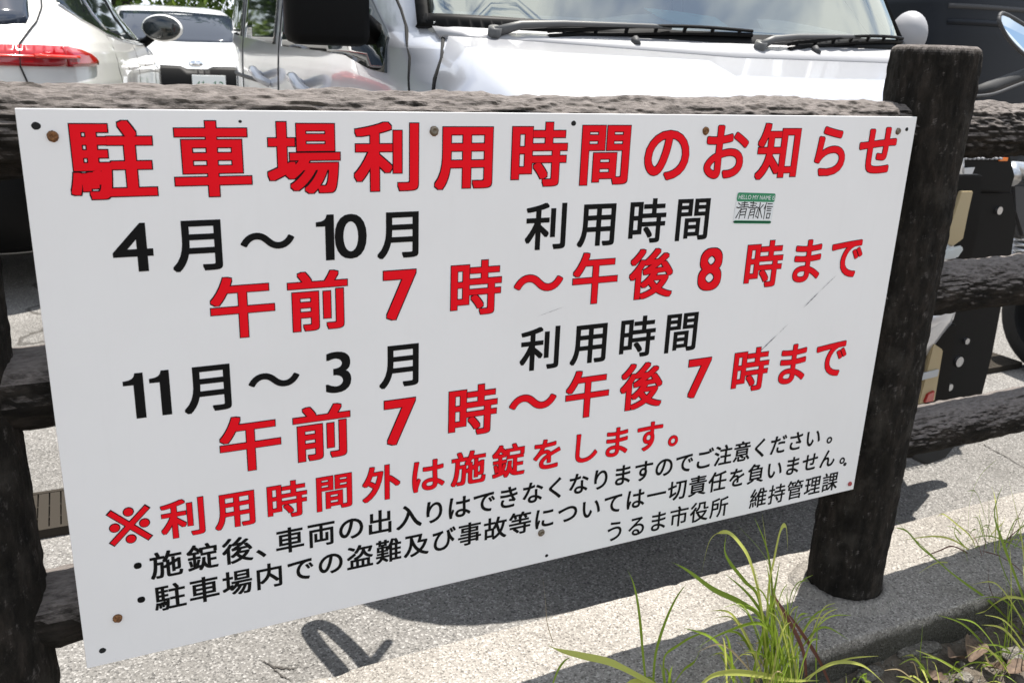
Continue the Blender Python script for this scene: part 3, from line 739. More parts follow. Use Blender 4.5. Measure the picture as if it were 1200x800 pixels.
for x in (-.63, .63):
    for s_ in (.62, 2.8): wheel(van, x, s_, .28, .16, 1 if x > 0 else -1)

van.scale = (1.075, 1, 1)
# --- white car on the left, tail to the fence
suv = tag(empty('white_car', (-.80, 4.17, 0), R(-9.5)), 'white car at the left edge showing its red tail light and side windows', 'car')
SB = Body([(.20, .16, 4.2, .80, 6), (.33, .03, 4.38, .87, 6), (.45, 0, 4.42, .90, 6), (.62, .01, 4.42, .905, 6), (.78, .05, 4.40, .912, 5.5), (.90, .06, 4.36, .915, 5.5), (.98, .055, 4.15, .910, 5.3), (1.03, .07, 3.75, .90, 5.2), (1.07, .10, 3.40, .885, 5), (1.12, .15, 3.15, .855, 5),
           (1.20, .24, 2.95, .80, 5), (1.35, .42, 2.60, .735, 5), (1.50, .60, 2.22, .67, 5), (1.57, .75, 2.0, .62, 4.5), (1.60, 1.0, 1.7, .5, 4)])
SB.shell('body', M_WHITE, suv, 100, 140)
SB.patch('rear_window', 'near', [(-.655, 1.135), (-.4, 1.105), (0, 1.095), (.4, 1.105), (.655, 1.135), (.66, 1.16), (.62, 1.35), (.52, 1.50), (-.52, 1.50), (-.62, 1.35), (-.66, 1.16)], M_GLASS2, suv, .004, .06)
SB.patch('lower_bumper', 'near', [(-.84, .22), (.84, .22), (.88, .50), (.70, .60), (-.70, .60), (-.88, .50)], M_TRIM, suv, .014, .06, .03)
SB.patch('lower_bumper', 'right', [(.12, .22), (.55, .22), (.42, .40), (.10, .46)], M_TRIM, suv, .012, .06, .03)
SB.patch('reflector', 'near', [(-.80, .575), (-.35, .575), (-.35, .60), (-.80, .60)], M_LAMP, suv, .02, .06, .02)
SB.patch('reflector', 'near', [(.35, .575), (.80, .575), (.80, .60), (.35, .60)], M_LAMP, suv, .02, .06, .02)
# tail lights wrap the corner: a piece on the tail and a piece on the flank
SB.patch('tail_light', 'near', [(.55, .972), (.55, 1.045), (.70, 1.048), (.79, 1.047), (.79, .970)], M_LAMP, suv, .010, .03, .02)
SB.patch('tail_light', 'near', [(-.845, .972), (-.845, 1.045), (0, 1.05), (.545, 1.045), (.545, .972), (0, .972)], M_LAMP, suv, .010, .05, .02)
SB.patch('tail_light', 'right', [(.28, .969), (.28, 1.047), (.33, 1.043), (.40, 1.034), (.48, 1.020), (.53, 1.003), (.55, .988), (.54, .976), (.50, .970), (.38, .969)], M_LAMP, suv, .012, .03, .02)
SB.patch('lamp_bar', 'near', [(-.7, 1.002), (-.7, 1.011), (.80, 1.011), (.80, 1.002)], M_LAMP2, suv, .014, .05, .006)
SB.patch('lamp_bar', 'right', [(.16, 1.0), (.16, 1.016), (.36, 1.012), (.36, 1.0)], M_LAMP2, suv, .016, .03, .006)
SB.line('tailgate_gap', 'near', [(.57, 1.50), (.66, 1.36), (.69, 1.20), (.685, 1.14), (.64, 1.05), (.64, .97), (.67, .86), (.68, .62)], M_HOLE, suv, .0035, .012)
SB.line('bumper_gap', 'near', [(.72, .86), (.3, .84), (-.3, .84)], M_HOLE, suv, .003, .003)
sw = [(.62, 1.30), (.54, 1.225), (.66, 1.175), (1.0, 1.118), (1.5, 1.090), (2.2, 1.075), (2.85, 1.072), (2.98, 1.09), (2.80, 1.20), (2.45, 1.36), (2.05, 1.475), (1.4, 1.52), (1.0, 1.47)]
for face in ('right', 'left'):
    SB.patch('side_glass', face, sw, M_GLASS, suv, .004, .05)
    SB.line('window_trim', face, [(.54, 1.225), (.66, 1.170), (1.0, 1.113), (1.5, 1.085), (2.2, 1.07), (2.85, 1.067), (2.98, 1.08)], M_CHROME, suv, .006, .008)
    SB.line('pillar_trim', face, [(1.10, 1.13), (1.02, 1.25), (.98, 1.40)], M_CHROME, suv, .007, .010)
    SB.line('pillar_trim', face, [(1.95, 1.09), (1.90, 1.30), (1.86, 1.49)], M_TRIM, suv, .022, .012)
    SB.line('pillar_trim', face, [(2.93, 1.10), (2.70, 1.26), (2.42, 1.39), (2.1, 1.48)], M_CHROME, suv, .008, .010)
    SB.line('door_gap', face, [(1.88, 1.08), (1.90, .8), (1.88, .35)], M_HOLE, suv, .0035, .002)
    SB.line('door_gap', face, [(.98, 1.10), (1.0, .95), (1.18, .75), (1.25, .4)], M_HOLE, suv, .0035, .002)
    SB.line('door_gap', face, [(2.95, 1.06), (2.98, .8), (2.9, .35)], M_HOLE, suv, .0035, .002)
    sg = 1 if face == 'right' else -1
    for a_ in (1.38, 2.30):
        bm = bmesh.new(); p0 = SB.fn(face)(a_, .945); n_ = Vector((sg, 0, 0))
        tube(bm, curve_pts([p0, p0 + n_ * .035 + Vector((0, .02, .008)), p0 + n_ * .04 + Vector((0, .10, .012)), p0 + n_ * .035 + Vector((0, .17, .012)), p0 + Vector((0, .2, .01))]), .013, 8, flat=.8); from_bm('door_handle', bm, M_WHITE, suv, True)
    mo = empty('door_mirror', (sg * 1.00, 2.72, 1.175)); mo.parent = suv
    bm = bmesh.new(); bmesh.ops.create_uvsphere(bm, u_segments=24, v_segments=16, radius=1); bmesh.ops.scale(bm, vec=(.130, .085, .088), verts=bm.verts); from_bm('mirror_housing', bm, M_WHITE, mo, True)
    bm = bmesh.new(); bmesh.ops.create_uvsphere(bm, u_segments=24, v_segments=12, radius=1); bmesh.ops.scale(bm, vec=(.118, .02, .078), verts=bm.verts); bmesh.ops.translate(bm, vec=(0, -.072, 0), verts=bm.verts); from_bm('mirror_glass', bm, M_GLASS, mo, True)
    bm = bmesh.new(); tube(bm, [(-sg * .05, 0, -.04), (-sg * .11, .02, -.09), (-sg * .17, .05, -.12)], [.03, .028, .04], 8); from_bm('mirror_stay', bm, M_TRIM, mo, True)
    for s_ in (.85, 3.45): wheel(suv, sg * .80, s_, .34, .21, sg)
bm = bmesh.new(); add_box(bm, (-.12, .02, .72), (.44, .02, .16), bev=.006); from_bm('number_plate', bm, M_PLATE, suv)

# --- small white car beyond, facing the camera
wc = tag(empty('white_car', (1.25, 9.9, 0), R(0)), 'small white car farther back facing the camera between the left car and the van', 'car')
WB = Body([(.18, .10, 3.6, .76, 5), (.35, .0, 3.66, .83, 5), (.60, .0, 3.68, .845, 5), (.78, .05, 3.66, .845, 5), (.88, .12, 3.64, .84, 5), (.94, .25, 3.6, .83, 5), (1.0, .45, 3.58, .82, 5), (1.06, .72, 3.55, .80, 5), (1.10, .90, 3.5, .78, 5),
           (1.25, 1.13, 3.4, .72, 5), (1.40, 1.42, 3.25, .64, 5), (1.47, 1.65, 3.1, .58, 4.5), (1.50, 1.9, 2.8, .45, 4)])
WB.shell('body', M_WHITE2, wc, 70, 100)
WB.patch('windscreen', 'near', [(-.71, 1.115), (0, 1.10), (.71, 1.115), (.59, 1.405), (0, 1.425), (-.59, 1.405)], M_GLASS2, wc, .006, .06)
WB.patch('grille', 'near', [(-.40, .56), (.40, .56), (.36, .40), (.5, .82), (.38, .86), (.14, .855), (.10, .83), (-.10, .83), (-.14, .855), (-.38, .86), (-.5, .82), (-.46, .5)][0:2] + [(.46, .5), (.50, .82), (.38, .865), (.16, .86), (.10, .835), (-.10, .835), (-.16, .86), (-.38, .865), (-.50, .82), (-.46, .5)], M_TRIM, wc, .010, .06)
bm = bmesh.new(); bmesh.ops.create_uvsphere(bm, u_segments=20, v_segments=10, radius=1); bmesh.ops.scale(bm, vec=(.075, .02, .045), verts=bm.verts); bmesh.ops.translate(bm, vec=WB.fn('near')(0, .885) + Vector((0, -.005, 0)), verts=bm.verts); from_bm('badge', bm, M_CHROME, wc, True)
for sg in (-1, 1):
    WB.patch('headlight', 'near', [(sg * .50, .80), (sg * .79, .84), (sg * .76, .95), (sg * .56, .885)], M_TRIM2, wc, .010, .05)
    WB.patch('fog_lamp', 'near', [(sg * .58, .42), (sg * .76, .42), (sg * .74, .60), (sg * .62, .56)], M_TRIM, wc, .010, .05)
    bm = bmesh.new(); add_box(bm, (sg * .90, 1.12, 1.07), (.17, .09, .12), bev=.035); from_bm('door_mirror', bm, M_WHITE2, wc, True)
    WB.patch('side_glass', 'left' if sg < 0 else 'right', [(1.25, 1.11), (3.2, 1.12), (3.0, 1.38), (1.75, 1.40)], M_GLASS, wc, .005, .08)
    for s_ in (.70, 3.0): wheel(wc, sg * .74, s_, .29, .17, sg)
pl = empty('number_plate', WB.fn('near')(.10, .70) + Vector((0, -.035, 0))); pl.parent = wc
bm = bmesh.new(); add_box(bm, (0, 0, 0), (.33, .012, .165), bev=.004); from_bm('plate', bm, M_PLATE, pl)
vs = []; fs = []; xc = -.135
for ch, wsc in (('4', .1), ('1', .1), ('-', .08), ('1', .1), ('2', .1)):
    v_, f_, bb = glyph(ch); b0 = len(vs)
    vs += [(xc + (x - bb[0]) * .105, -.0075, -.06 + y * .12) for x, y, _ in v_]; fs += [tuple(i + b0 for i in q) for q in f_]; xc += .058
mesh('plate_digits', vs, fs, M_PLATEG, pl)
bm = bmesh.new(); tube(bm, [(-.47, 1.75, 1.47), (-.49, 1.80, 1.62)], .004, 6); from_bm('antenna', bm, M_TRIM, wc)

# --- black vehicle on the right, side on
bv = tag(empty('black_van', (4.2, 4.3, 0), R(-90) + R(2)), 'black van standing side on at the right, behind the silver van', 'van')
# local s runs to world +x after the turn, local -x side faces the camera... built in its own frame
BB = Body([(.22, .1, 4.6, .80, 9), (.40, 0, 4.7, .86, 9), (.80, 0, 4.7, .88, 9), (1.30, .02, 4.68, .87, 9), (1.46, .03, 4.66, .86, 9), (1.50, .05, 4.65, .85, 9), (1.95, .15, 4.5, .78, 8), (2.02, .3, 4.3, .7, 7)])
bv.rotation_euler = (0, 0, R(-88))
BB.shell('body', M_NAVY, bv, 60, 120)
for face in ('right', 'left'):
    BB.patch('side_window', face, [(.25, 1.52), (2.2, 1.52), (2.2, 1.88), (.4, 1.88)], M_GLASS, bv, .005, .1)
    BB.patch('side_window', face, [(2.3, 1.52), (4.4, 1.52), (4.3, 1.88), (2.3, 1.88)], M_GLASS, bv, .005, .1)
    BB.line('belt_moulding', face, [(.1, 1.495), (4.6, 1.495)], M_ALU, bv, .012, .014)
    BB.line('body_crease', face, [(.1, 1.43), (4.6, 1.43)], M_TRIM2, bv, .016, .012)
    BB.line('body_crease', face, [(.1, 1.35), (4.6, 1.35)], M_NAVY, bv, .02, .014)
    BB.line('door_gap', face, [(2.25, 1.85), (2.25, .4)], M_HOLE, bv, .004, .004)
for sg in (-1, 1):
    for s_ in (.9, 3.8): wheel(bv, sg * .78, s_, .33, .2, sg)

# --- motor scooter standing between the silver van and the right edge
sc = tag(empty('motor_scooter', (2.45, 1.78, 0)), 'black motor scooter at the right edge, seen between the fence rails beside the post', 'motor scooter')
SO = Vector((2.45, 1.78, 0))
def lp(px, py, Y): return at(px, py, Y) - SO
# handlebar grip and lever
bm = bmesh.new(); tube(bm, [lp(1141, 110, 1.90), lp(1160, 103, 1.93), lp(1200, 88, 2.00), lp(1240, 74, 2.06)], [.019, .021, .020, .018], 14); from_bm('handlebar', bm, M_RUB, sc, True)
bm = bmesh.new(); tube(bm, curve_pts([lp(1140, 113, 1.85), lp(1165, 110, 1.86), lp(1200, 97, 1.90), lp(1235, 88, 1.97)]), [.0045] * 19, 8); from_bm('brake_lever', bm, M_TRIM2, sc, True)
mi = empty('mirror', lp(1200, 45, 1.98)); mi.parent = sc
c0 = at(1200, 45, 1.98)
loop = [at(px, py, 1.98 + dy) - c0 for px, py, dy in ((1171, 20, 0), (1176, 16, .01), (1195, 26, .03), (1222, 44, .05), (1242, 66, .05), (1240, 82, .03), (1222, 78, .01), (1200, 64, 0), (1182, 46, -.01), (1172, 28, -.01))]
bm = bmesh.new(); tube(bm, curve_pts(loop + [loop[0]], 5), .0065, 8, cap=False); from_bm('mirror_rim', bm, M_TRIM2, mi, True)
bm = bmesh.new(); bm.faces.new([bm.verts.new(v_ * .97) for v_ in curve_pts(loop + [loop[0]], 3)[:-1]]); from_bm('mirror_glass', bm, M_MIRROR, mi)
bm = bmesh.new(); vsx = [bm.verts.new(v_ * .99 + Vector((0, .004, 0))) for v_ in curve_pts(loop + [loop[0]], 3)[:-1]]; ctr = bm.verts.new(Vector((.01, .045, .012)))
for i in range(len(vsx)): bm.faces.new((vsx[i], vsx[(i + 1) % len(vsx)], ctr))
from_bm('mirror_back', bm, M_TRIM, mi, True)
bm = bmesh.new(); tube(bm, [lp(1228, 72, 2.0), lp(1222, 90, 2.02), lp(1215, 104, 2.03)], .006, 8); from_bm('mirror_stem', bm, M_TRIM, sc, True)
# headlamp box with its dotted lens strip
def slab(name, pts, Y, th, m, off=0, bev=.004):
    """a solid plate seen square on: outline given by photo positions at depth Y, thickness th away from the camera"""
    bm = bmesh.new(); a_ = [bm.verts.new(lp(px, py, Y + off)) for px, py in pts]; b_ = [bm.verts.new(lp(px, py, Y + off) + Vector((0, th, 0))) for px, py in pts]; n = len(pts)
    bm.faces.new(a_); bm.faces.new(b_[::-1])
    for i in range(n): bm.faces.new((a_[i], b_[i], b_[(i + 1) % n], a_[(i + 1) % n]))
    bmesh.ops.recalc_face_normals(bm, faces=bm.faces)
    if bev: bmesh.ops.bevel(bm, geom=[e for e in bm.edges], offset=bev, segments=2, affect='EDGES')
    return from_bm(name, bm, m, sc)
slab('lamp_housing', [(1126, 181), (1184, 180), (1190, 206), (1184, 226), (1123, 222)], 1.72, .12, M_TRIM)
slab('lens', [(1130, 197), (1143, 196), (1138, 208), (1127, 208)], 1.72, .006, M_CLEAR, -.006, .001)
slab('reflector', [(1172, 185), (1182, 185), (1181, 189), (1171, 189)], 1.72, .005, M_ORANGE, -.006, .001)
bm = bmesh.new()
for i in range(9): add_box(bm, lp(1131 + i * 5.2, 186 - i * .02, 1.712), (.0095, .008, .006), bev=.0015)
from_bm('light_strip', bm, M_COWL, sc)
bm = bmesh.new(); tube(bm, [lp(1184, 208, 1.74), lp(1186, 196, 1.78), lp(1215, 204, 1.82), lp(1240, 215, 1.86)], [.03, .018, .034, .034], 14); from_bm('horn', bm, M_ALU, sc, True)
slab('cowling', [(1186, 214), (1215, 214), (1222, 275), (1198, 282), (1188, 250)], 1.80, .10, M_TRIM2, 0, .012)
# leg shield with its round holes
slab('leg_shield', [(1139, 224), (1188, 224), (1192, 262), (1187, 295), (1164, 415), (1150, 470), (1118, 540), (1098, 547), (1084, 540), (1086, 500), (1104, 430), (1124, 330), (1130, 262)], 1.74, .035, M_TRIM, 0, .006)
bm = bmesh.new()
for px, py, r_ in ((1172, 247, .012), (1125, 424, .0165), (1114, 454, .0115), (1134, 400, .010)):
    c_ = lp(px, py, 1.733); tube(bm, [c_, c_ + Vector((0, .012, 0))], r_, 18)
from_bm('round_plate', bm, M_ALU, sc)
slab('side_panel', [(1080, 205), (1152, 205), (1148, 262), (1138, 312), (1075, 318)], 1.455, .02, M_TRIM, 0, .003)
slab('side_panel', [(1050, 380), (1122, 380), (1108, 500), (1040, 505)], 1.455, .02, M_TRIM, 0, .003)
slab('rubber_foot', [(1058, 500), (1128, 495), (1122, 521), (1108, 538), (1087, 546), (1070, 538), (1058, 528)], 1.47, .03, M_RUB, 0, .006)
slab('inner_panel', [(1127, 224), (1141, 224), (1136, 246), (1129, 280), (1117, 289), (1110, 286), (1114, 264)], 1.445, .01, M_TAN, 0, .002)
slab('footboard', [(1106, 305), (1111, 292), (1129, 288), (1130, 293), (1123, 303)], 1.435, .01, M_PAPER2, 0, .004)
slab('side_cover', [(1094, 402), (1106, 410), (1096, 470), (1076, 474)], 1.445, .02, M_TAN, 0, .003)
slab('side_stripe', [(1080, 438), (1101, 433), (1099, 441), (1079, 446)], 1.438, .006, M_CLEAR, 0, .001)
slab('reflector', [(1088, 462), (1096, 458), (1094, 470), (1084, 472)], 1.438, .01, M_LAMP, 0, .001)
bm = bmesh.new(); cw = lp(1230, 440, 1.95); cw.z = .235
for k in range(26):
    pass
n = 40; rings = [[bm.verts.new(cw + Vector((a, b * math.cos(2 * math.pi * k / n), b * math.sin(2 * math.pi * k / n)))) for k in range(n)] for a, b in ((-.05, .16), (-.05, .21), (-.025, .232), (.025, .232), (.05, .21), (.05, .16))]
for a_, b_ in zip(rings, rings[1:]):
    for k in range(n): bm.faces.new((a_[k], a_[(k + 1) % n], b_[(k + 1) % n], b_[k]))
from_bm('tyre', bm, M_RUB, sc, True)
bm = bmesh.new(); pts = []
for i in range(90):
    a = i * .55; b = i / 89; base = lp(1196, 268, 1.86) * (1 - b) + lp(1190, 318, 1.86) * b; pts.append(base + Vector((.022 * math.cos(a), .022 * math.sin(a), 0)))
tube(bm, pts, .0045, 6); from_bm('spring', bm, M_ALU, sc, True)

# ------------------------------------------------------------------ trees and bushes behind the lot
def mat_leaf(name, a, b, tr=.35):
    m = bpy.data.materials.new(name); m.use_nodes = True; t = m.node_tree; bsdf = t.nodes['Principled BSDF']; bsdf.inputs['Roughness'].default_value = .5; bsdf.inputs['Specular IOR Level'].default_value = .3
    g = G(m); ge = g.n('ShaderNodeNewGeometry'); c_ = g.ramp(ge.outputs['Random Per Island'], [(0, a), (1, b)]); g.l(c_, bsdf.inputs['Base Color'])
    tl = g.n('ShaderNodeBsdfTranslucent'); g.l(c_, tl.inputs[0]); ms = g.n('ShaderNodeMixShader'); ms.inputs[0].default_value = tr
    g.l(bsdf.outputs[0], ms.inputs[1]); g.l(tl.outputs[0], ms.inputs[2]); g.l(ms.outputs[0], g.out.inputs[0]); return m
M_LEAF = mat_leaf('tree_leaf', (.035, .07, .012), (.11, .17, .03)); M_LEAF2 = mat_leaf('bush_leaf', (.06, .11, .015), (.17, .24, .04))
M_TRUNK = mat('trunk_bark', (.05, .04, .032), .95)
def crown(seed, rx, rz, n, size, low=-1):
    rg = np.random.RandomState(seed); cl = rg.normal(size=(26, 3)); cl /= np.linalg.norm(cl, axis=1)[:, None]; cl *= rg.uniform(.35, .95, (26, 1)); cl[:, :2] *= rx; cl[:, 2] *= rz
    idx = rg.randint(0, 26, n); p_ = cl[idx] + rg.normal(size=(n, 3)) * np.array([rx, rx, rz]) * .17
    d1 = rg.normal(size=(n, 3)); d1 /= np.linalg.norm(d1, axis=1)[:, None]; d2 = np.cross(d1, rg.normal(size=(n, 3))); d2 /= np.linalg.norm(d2, axis=1)[:, None]
    sz = rg.uniform(.6, 1.3, (n, 1)) * size
    V = np.stack([p_ - d1 * sz, p_ + d2 * sz * .45, p_ + d1 * sz, p_ - d2 * sz * .45], 1).reshape(-1, 3)
    return V, [(4 * i, 4 * i + 1, 4 * i + 2, 4 * i + 3) for i in range(n)]
def make_tree(seed):
    rr = random.Random(seed); t = empty('broadleaf_tree')
    bm = bmesh.new(); tube(bm, curve_pts([(0, 0, -.1), (rr.uniform(-.2, .2), 0, 1.5), (rr.uniform(-.3, .3), rr.uniform(-.3, .3), 3.4), (rr.uniform(-.5, .5), 0, 5.2)], 4), [.22 - .012 * i for i in range(13)], 9)
    for k in range(6):
        a = rr.uniform(0, 6.28); z = rr.uniform(1.8, 3.8); tube(bm, curve_pts([(0, 0, z), (math.cos(a) * .8, math.sin(a) * .8, z + .7), (math.cos(a) * 1.7, math.sin(a) * 1.7, z + 1.0)], 3), [.09, .08, .07, .06, .05, .04, .03], 6)
    from_bm('trunk', bm, M_TRUNK, t, True)
    v_, f_ = crown(seed, 2.3, 2.5, 5200, .14); v_[:, 2] += 4.1
    mesh('crown', v_, f_, M_LEAF, t); return t
protos = [make_tree(31), make_tree(32), make_tree(33)]
def copy_tree(o):
    c_ = o.copy(); C.objects.link(c_)
    for ch in o.children: d_ = ch.copy(); C.objects.link(d_); d_.parent = c_
    return c_
spots = []
rr = random.Random(5)
for i in range(9): spots.append((-9.5 + i * 2.6 + rr.uniform(-.5, .5), 18.5 + rr.uniform(-1.2, 1.8)))
for i in range(4): spots.append((-8.5 + rr.uniform(-1, 1), 6 + i * 3.2))
for i, (x, y) in enumerate(spots):
    o = protos[i] if i < 3 else copy_tree(protos[i % 3])
    o.location = (x, y, 0); o.rotation_euler = (0, 0, rr.uniform(0, 6.28)); s_ = rr.uniform(.85, 1.2); o.scale = (s_, s_, s_)
    tag(o, 'green broadleaf tree standing in the row behind the parked cars', 'tree', 'trees behind the parking lot')
bp = None
for i in range(16):
    if bp is None:
        v_, f_ = crown(77, .95, .62, 2600, .055); v_[:, 2] += .62
        bp = empty('leafy_bush'); mesh('foliage', v_, f_, M_LEAF2, bp); o = bp
    else: o = copy_tree(bp)
    o.location = (-6.5 + i * 1.15 + rr.uniform(-.2, .2), 16.1 + rr.uniform(-.3, .4), 0); o.rotation_euler = (0, 0, rr.uniform(0, 6.28)); s_ = rr.uniform(.9, 1.5); o.scale = (s_, s_, s_ * rr.uniform(.9, 1.4))
    tag(o, 'bright green bush in the low row at the far edge of the lot', 'bush', 'bushes at the far edge of the parking lot')

# ------------------------------------------------------------------ grass, litter and stones in front of the kerb
def mat_blade(name, a, b, dry):
    m = mat_leaf(name, a, b, .45); g = G(m); return m
M_BLADE = mat_leaf('grass_blade_green', (.15, .25, .02), (.36, .44, .06), .45)
M_BLADE_L = mat_leaf('grass_blade_light', (.45, .50, .09), (.60, .60, .20), .5)
M_STRAW = mat_leaf('dry_stalk', (.32, .24, .13), (.48, .40, .25), .3); M_PURPLE = mat_leaf('purple_stalk', (.10, .035, .03), (.17, .08, .05), .3)
def blade(bm, pts, wd, fold=.35, tw=0, k=7, tip=1.0):
    wd = wd * 1.55
    P_ = curve_pts(pts, k); n = len(P_); prev = None
    for i, p_ in enumerate(P_):
        t = (P_[min(i + 1, n - 1)] - P_[max(i - 1, 0)]).normalized(); u_ = i / (n - 1)
        side = t.cross(Vector((math.sin(tw + u_ * .8), -math.cos(tw + u_ * .8), .25))).normalized(); nn_ = side.cross(t)
        w_ = wd * (.55 + .9 * u_ if u_ < .35 else 1 - .12 * (u_ - .35)) * (1 - max(0, (u_ - .55) / .45) ** 1.6 * tip)
        w_ = max(w_, .0003)
        ring = [bm.verts.new(p_ - side * w_ + nn_ * w_ * fold), bm.verts.new(p_), bm.verts.new(p_ + side * w_ + nn_ * w_ * fold)]
        if prev:
            bm.faces.new((prev[0], prev[1], ring[1], ring[0])); bm.faces.new((prev[1], prev[2], ring[2], ring[1]))
        prev = ring
def tuft(name, label, root, items, group=None):
    """items: (photo path, half width m, material, depths)"""
    r0 = Vector(root); t = tag(empty(name, r0), label, 'grass', group)
    for path, wd, m, (y0, y1) in items:
        bm = bmesh.new(); n = len(path)
        pts = [at(px, py, y0 + (y1 - y0) * i / (n - 1)) - r0 for i, (px, py) in enumerate(path)]
        blade(bm, pts, wd, tw=rnd.uniform(-.6, .6)); from_bm('blade', bm, m, t, True)
    return t
def wild(rootpx, n, hmin, hmax, spread, y, seed, wd=1.6, mt=None):
    """extra blades growing from one root, in photo pixels"""
    rr = random.Random(seed); out = []
    for i in range(n):
        a = rr.gauss(0, spread); h = rr.uniform(hmin, hmax); x0 = rootpx[0] + rr.uniform(-22, 22); y0 = rootpx[1] + rr.uniform(-4, 12)
        dx = math.sin(a) * h; dy = -abs(math.cos(a)) * h; droop = rr.uniform(.0, .35) * abs(dx)
        out.append(([(x0, y0), (x0 + dx * .25, y0 + dy * .45), (x0 + dx * .62, y0 + dy * .85), (x0 + dx * 1.0, y0 + dy + droop)], rr.uniform(.8, wd) / 1000, mt or (M_BLADE if rr.random() < .75 else M_BLADE_L), (y + rr.uniform(-.04, .04), y + rr.uniform(-.10, .10))))
    return out
B, Lt, St, Pu = M_BLADE, M_BLADE_L, M_STRAW, M_PURPLE
GA = at(905, 815, .84)
tuft('grass_clump', 'largest tuft of long green blades, growing in front of the kerb left of the post', GA, [
    ([(905, 800), (893, 728), (868, 706), (835, 690), (805, 668), (786, 658)], .0028, B, (.85, .95)),
    ([(900, 800), (893, 720), (880, 662), (866, 636), (850, 623), (832, 632), (822, 672)], .0022, Lt, (.85, .93)),
    ([(898, 790), (890, 705), (872, 680), (856, 660), (849, 645), (851, 626)], .0018, B, (.86, .93)),
    ([(912, 800), (908, 730), (903, 680), (898, 640), (893, 602)], .0020, Lt, (.86, .92)),
    ([(908, 800), (906, 720), (900, 650), (884, 606)], .0016, B, (.86, .92)),
    ([(914, 800), (905, 700), (898, 655), (860, 611)], .0014, B, (.86, .93)),
    ([(898, 800), (899, 700), (906, 655), (914, 620), (921, 618), (923, 645)], .0028, Lt, (.86, .92)),
    ([(930, 800), (905, 742), (880, 700), (850, 672)], .0020, B, (.84, .92)),
    ([(880, 800), (893, 745), (905, 700), (914, 655)], .0024, B, (.84, .9)),
    ([(935, 800), (925, 745), (908, 700), (900, 668)], .0022, Lt, (.84, .9)),
    ([(925, 800), (915, 760), (890, 730), (845, 742), (815, 760)], .0016, B, (.84, .86)),
    ([(870, 800), (850, 765), (830, 745), (800, 735)], .0018, B, (.84, .88)),
    ([(945, 800), (940, 760), (918, 716), (905, 695)], .0022, Pu, (.84, .87)),
    ([(972, 800), (958, 770), (935, 735), (918, 712)], .0020, Pu, (.84, .87)),
    ([(818, 805), (834, 791), (858, 787), (890, 790), (925, 796), (960, 797)], .0030, Lt, (.80, .84)),
] + wild((915, 800), 46, 45, 125, .45, .85, 21) + wild((860, 806), 8, 25, 70, .6, .84, 22) + wild((900, 805), 8, 40, 110, .7, .84, 61, 1.0, St) + wild((915, 803), 20, 50, 150, .55, .86, 62, 1.2))
GB = at(760, 812, .86)
tuft('grass_clump', 'sparse tuft of a few long blades below the middle of the sign', GB, [
    ([(757, 805), (753, 765), (748, 715), (742, 684), (735, 667)], .0019, B, (.87, .93)),
    ([(765, 805), (768, 765), (779, 728), (792, 700), (804, 684)], .0020, B, (.87, .95)),
    ([(790, 815), (752, 794), (715, 776), (680, 768), (655, 762), (641, 755)], .0034, Lt, (.86, .90)),
    ([(648, 800), (654, 784), (661, 774), (668, 770)], .0012, B, (.88, .90)),
    ([(780, 805), (778, 770), (795, 755), (812, 745), (830, 740)], .0014, B, (.86, .9)),
    ([(782, 812), (800, 785), (815, 772), (828, 740)], .0014, B, (.86, .9)),
    ([(730, 805), (742, 797), (756, 799)], .0026, Lt, (.86, .88)),
] + wild((775, 812), 6, 15, 50, .7, .86, 23))
tuft('dry_stalk', 'single thin pale dry stalk standing left of the sparse tuft', at(641, 760, .95), [
    ([(648, 752), (641, 730), (639, 705), (636, 676)], .0009, St, (.95, .96))])
GC = at(1200, 760, .86)
tuft('grass_clump', 'tuft at the right edge with long blades leaning left over the kerb', GC, [
    ([(1212, 756), (1188, 732), (1157, 702), (1128, 681), (1102, 660), (1050, 610)], .0016, B, (.86, 1.0)),
    ([(1210, 705), (1198, 701), (1180, 699), (1166, 706), (1155, 715), (1143, 719)], .0018, Lt, (.86, .88)),
    ([(1215, 742), (1192, 702), (1174, 664), (1166, 628)], .0022, B, (.86, .98)),
    ([(1212, 740), (1195, 690), (1176, 640), (1165, 606), (1168, 585), (1176, 567)], .0026, B, (.86, .98)),
    ([(1214, 735), (1203, 680), (1195, 620), (1182, 562)], .0016, Lt, (.86, .98)),
    ([(1206, 750), (1180, 725), (1160, 690), (1158, 660)], .0014, Pu, (.86, .95)),
    ([(1210, 690), (1195, 668), (1172, 652), (1150, 645)], .0016, Pu, (.88, .98)),
] + wild((1195, 790), 36, 30, 115, .8, .84, 24) + wild((1205, 760), 14, 40, 130, .7, .86, 91, 1.4) + wild((1150, 800), 14, 20, 70, 1.0, .84, 44))
